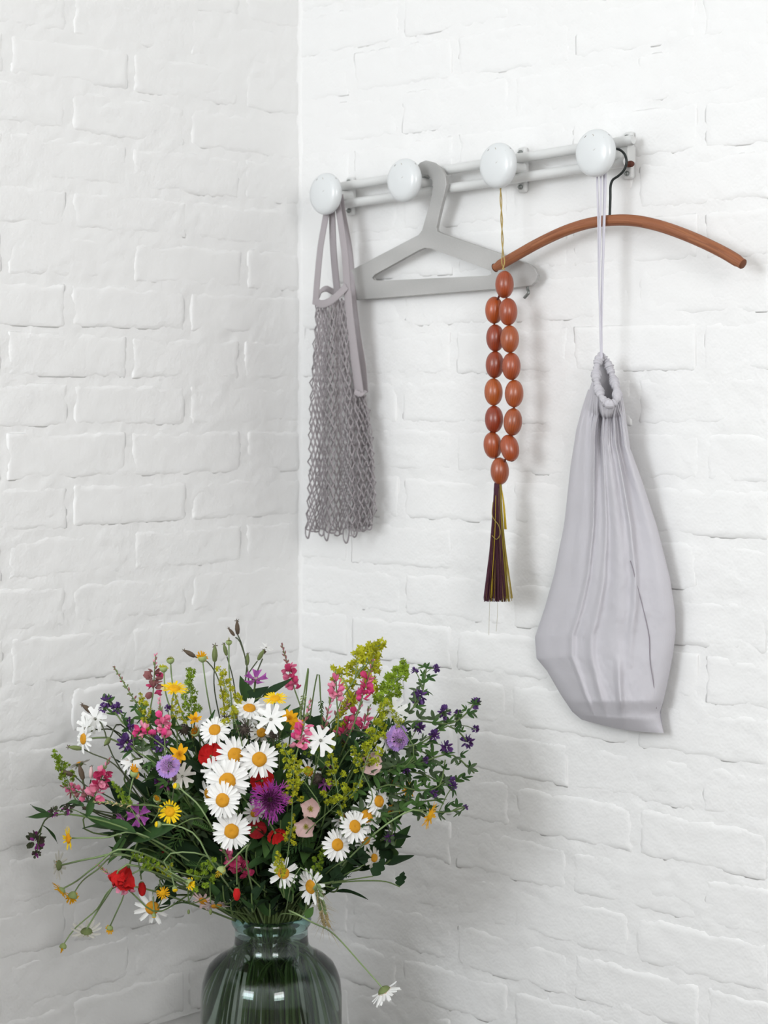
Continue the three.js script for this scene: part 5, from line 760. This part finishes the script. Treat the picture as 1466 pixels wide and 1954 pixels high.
broadLeaf('large dark leaf behind the mauve mallow', [[460, 1350], [500, 1312]], 0.05, 'ovate', M.leafDark, { dz: 0.1 });
broadLeaf('dark leaf left of the mauve mallow', [[480, 1350], [458, 1300]], 0.05, 'ovate', M.leaf, { dz: 0.1 });
broadLeaf('dark pointed leaf right of the mauve mallow', [[500, 1330], [550, 1304]], 0.05, 'lance', M.leafDark, { dz: 0.09 });
broadLeaf('lobed leaf on the long right stem above the jar', [[600, 1690], [660, 1680], [712, 1672], [738, 1690]], 0.032, 'lobed', M.leafDark, { dz: 0.0 });
broadLeaf('last lobed leaf on the right, pointing down', [[600, 1692], [670, 1682], [735, 1682], [763, 1692], [774, 1722]], 0.028, 'lobed', M.leafDark, { dz: 0.0 });
broadLeaf('lobed leaf hanging under the right stem', [[600, 1690], [638, 1694], [652, 1740]], 0.036, 'lobed', M.leafDark, { dz: -0.01 });
broadLeaf('dark leaf right of the sideways daisy', [[600, 1690], [622, 1690], [632, 1716]], 0.034, 'lobed', M.leafDark, { dz: 0.0 });
broadLeaf('leaf hanging under the small pale daisy', [[640, 1680], [695, 1650], [684, 1682]], 0.03, 'ovate', M.leafDark, { dz: 0.02 });
broadLeaf('rounded dark leaf under the slanting daisies', [[630, 1660], [660, 1640], [680, 1650]], 0.025, 'ovate', M.leafDark, { dz: 0.02 });
broadLeaf('olive leaf lying over the jar rim at right', [[560, 1745], [584, 1752], [612, 1768]], 0.022, 'ovate', M.leafMid, { dz: -0.1 });
broadLeaf('pointed leaf over the jar rim at left', [[430, 1735], [412, 1728], [428, 1758]], 0.024, 'lance', M.leafDark, { dz: -0.02 });
{ // bearded barley ear
  const g = plant('barley_ear', 'green bearded barley ear hanging in front of the jar neck', 'grass', headAt(607, 1695, -0.06), V(0.2, -0.95, 0.2).normalize(), { leaves: 0, via: [[560, 1680, -0.04], [576, 1655, -0.05], [594, 1668, -0.06]].map(([x, y, z]) => headAt(x, y, z)), r: 0.0008, mat: M.stemPale, back: 0 });
  const a = headAt(605, 1690, -0.06), b = headAt(624, 1770, -0.06), L = b.distanceTo(a), h = headGroup(g, a, b.clone().sub(a).normalize(), 1, 0, 'grain_head'), grain = new THREE.SphereGeometry(1, 8, 6);
  seed = 77;
  for (let i = 0; i < 34; i++) { const k = i / 34, an = (i % 2) * Math.PI + rr(-0.4, 0.4) + 0.5, m = obj('grain', grain, k < 0.6 ? M.stemPale : M.straw, h), d = V(Math.cos(an) * 0.45, Math.sin(an) * 0.45, 1).normalize(); m.position.set(Math.cos(an) * 0.003, Math.sin(an) * 0.003, k * L); m.quaternion.copy(turnTo(d)); m.scale.set(0.0019, 0.0019, 0.0058); }
  const awns = []; for (let i = 0; i < 60; i++) { const k = i / 60, an = rr(0, 6.28), s = V(Math.cos(an) * 0.003, Math.sin(an) * 0.003, k * L), e = V(Math.cos(an) * rr(0.01, 0.022), Math.sin(an) * rr(0.01, 0.022), k * L + rr(0.025, 0.04)); awns.push(tube([s, s.clone().lerp(e, 0.5), e], (q) => 0.00028 * (1.1 - q), 3, 3)); }
  obj('beard', awns, M.straw, h).userData.kind = 'stuff';
}
spike(255, 1536, 178, 1530, 'straw coloured grass head lying left among the leaves', { name: 'grass_head', n: 24, w: 0.0075, open: 0, dz: -0.03, budMats: [M.straw], mats: [M.straw] });
spike(580, 1325, 572, 1372, 'green catkin like spike drooping behind the pink spike', { name: 'amaranth_spike', n: 40, w: 0.006, open: 0, dz: 0.06, budMats: [M.calyx, M.budGreen], leaves: 1 });
spike(612, 1335, 616, 1385, 'thin green catkin spike hanging from a bent stalk', { name: 'amaranth_spike', n: 34, w: 0.006, open: 0, dz: 0.1, budMats: [M.leafMid], leaves: 0 });

renderer.render(scene, camera);
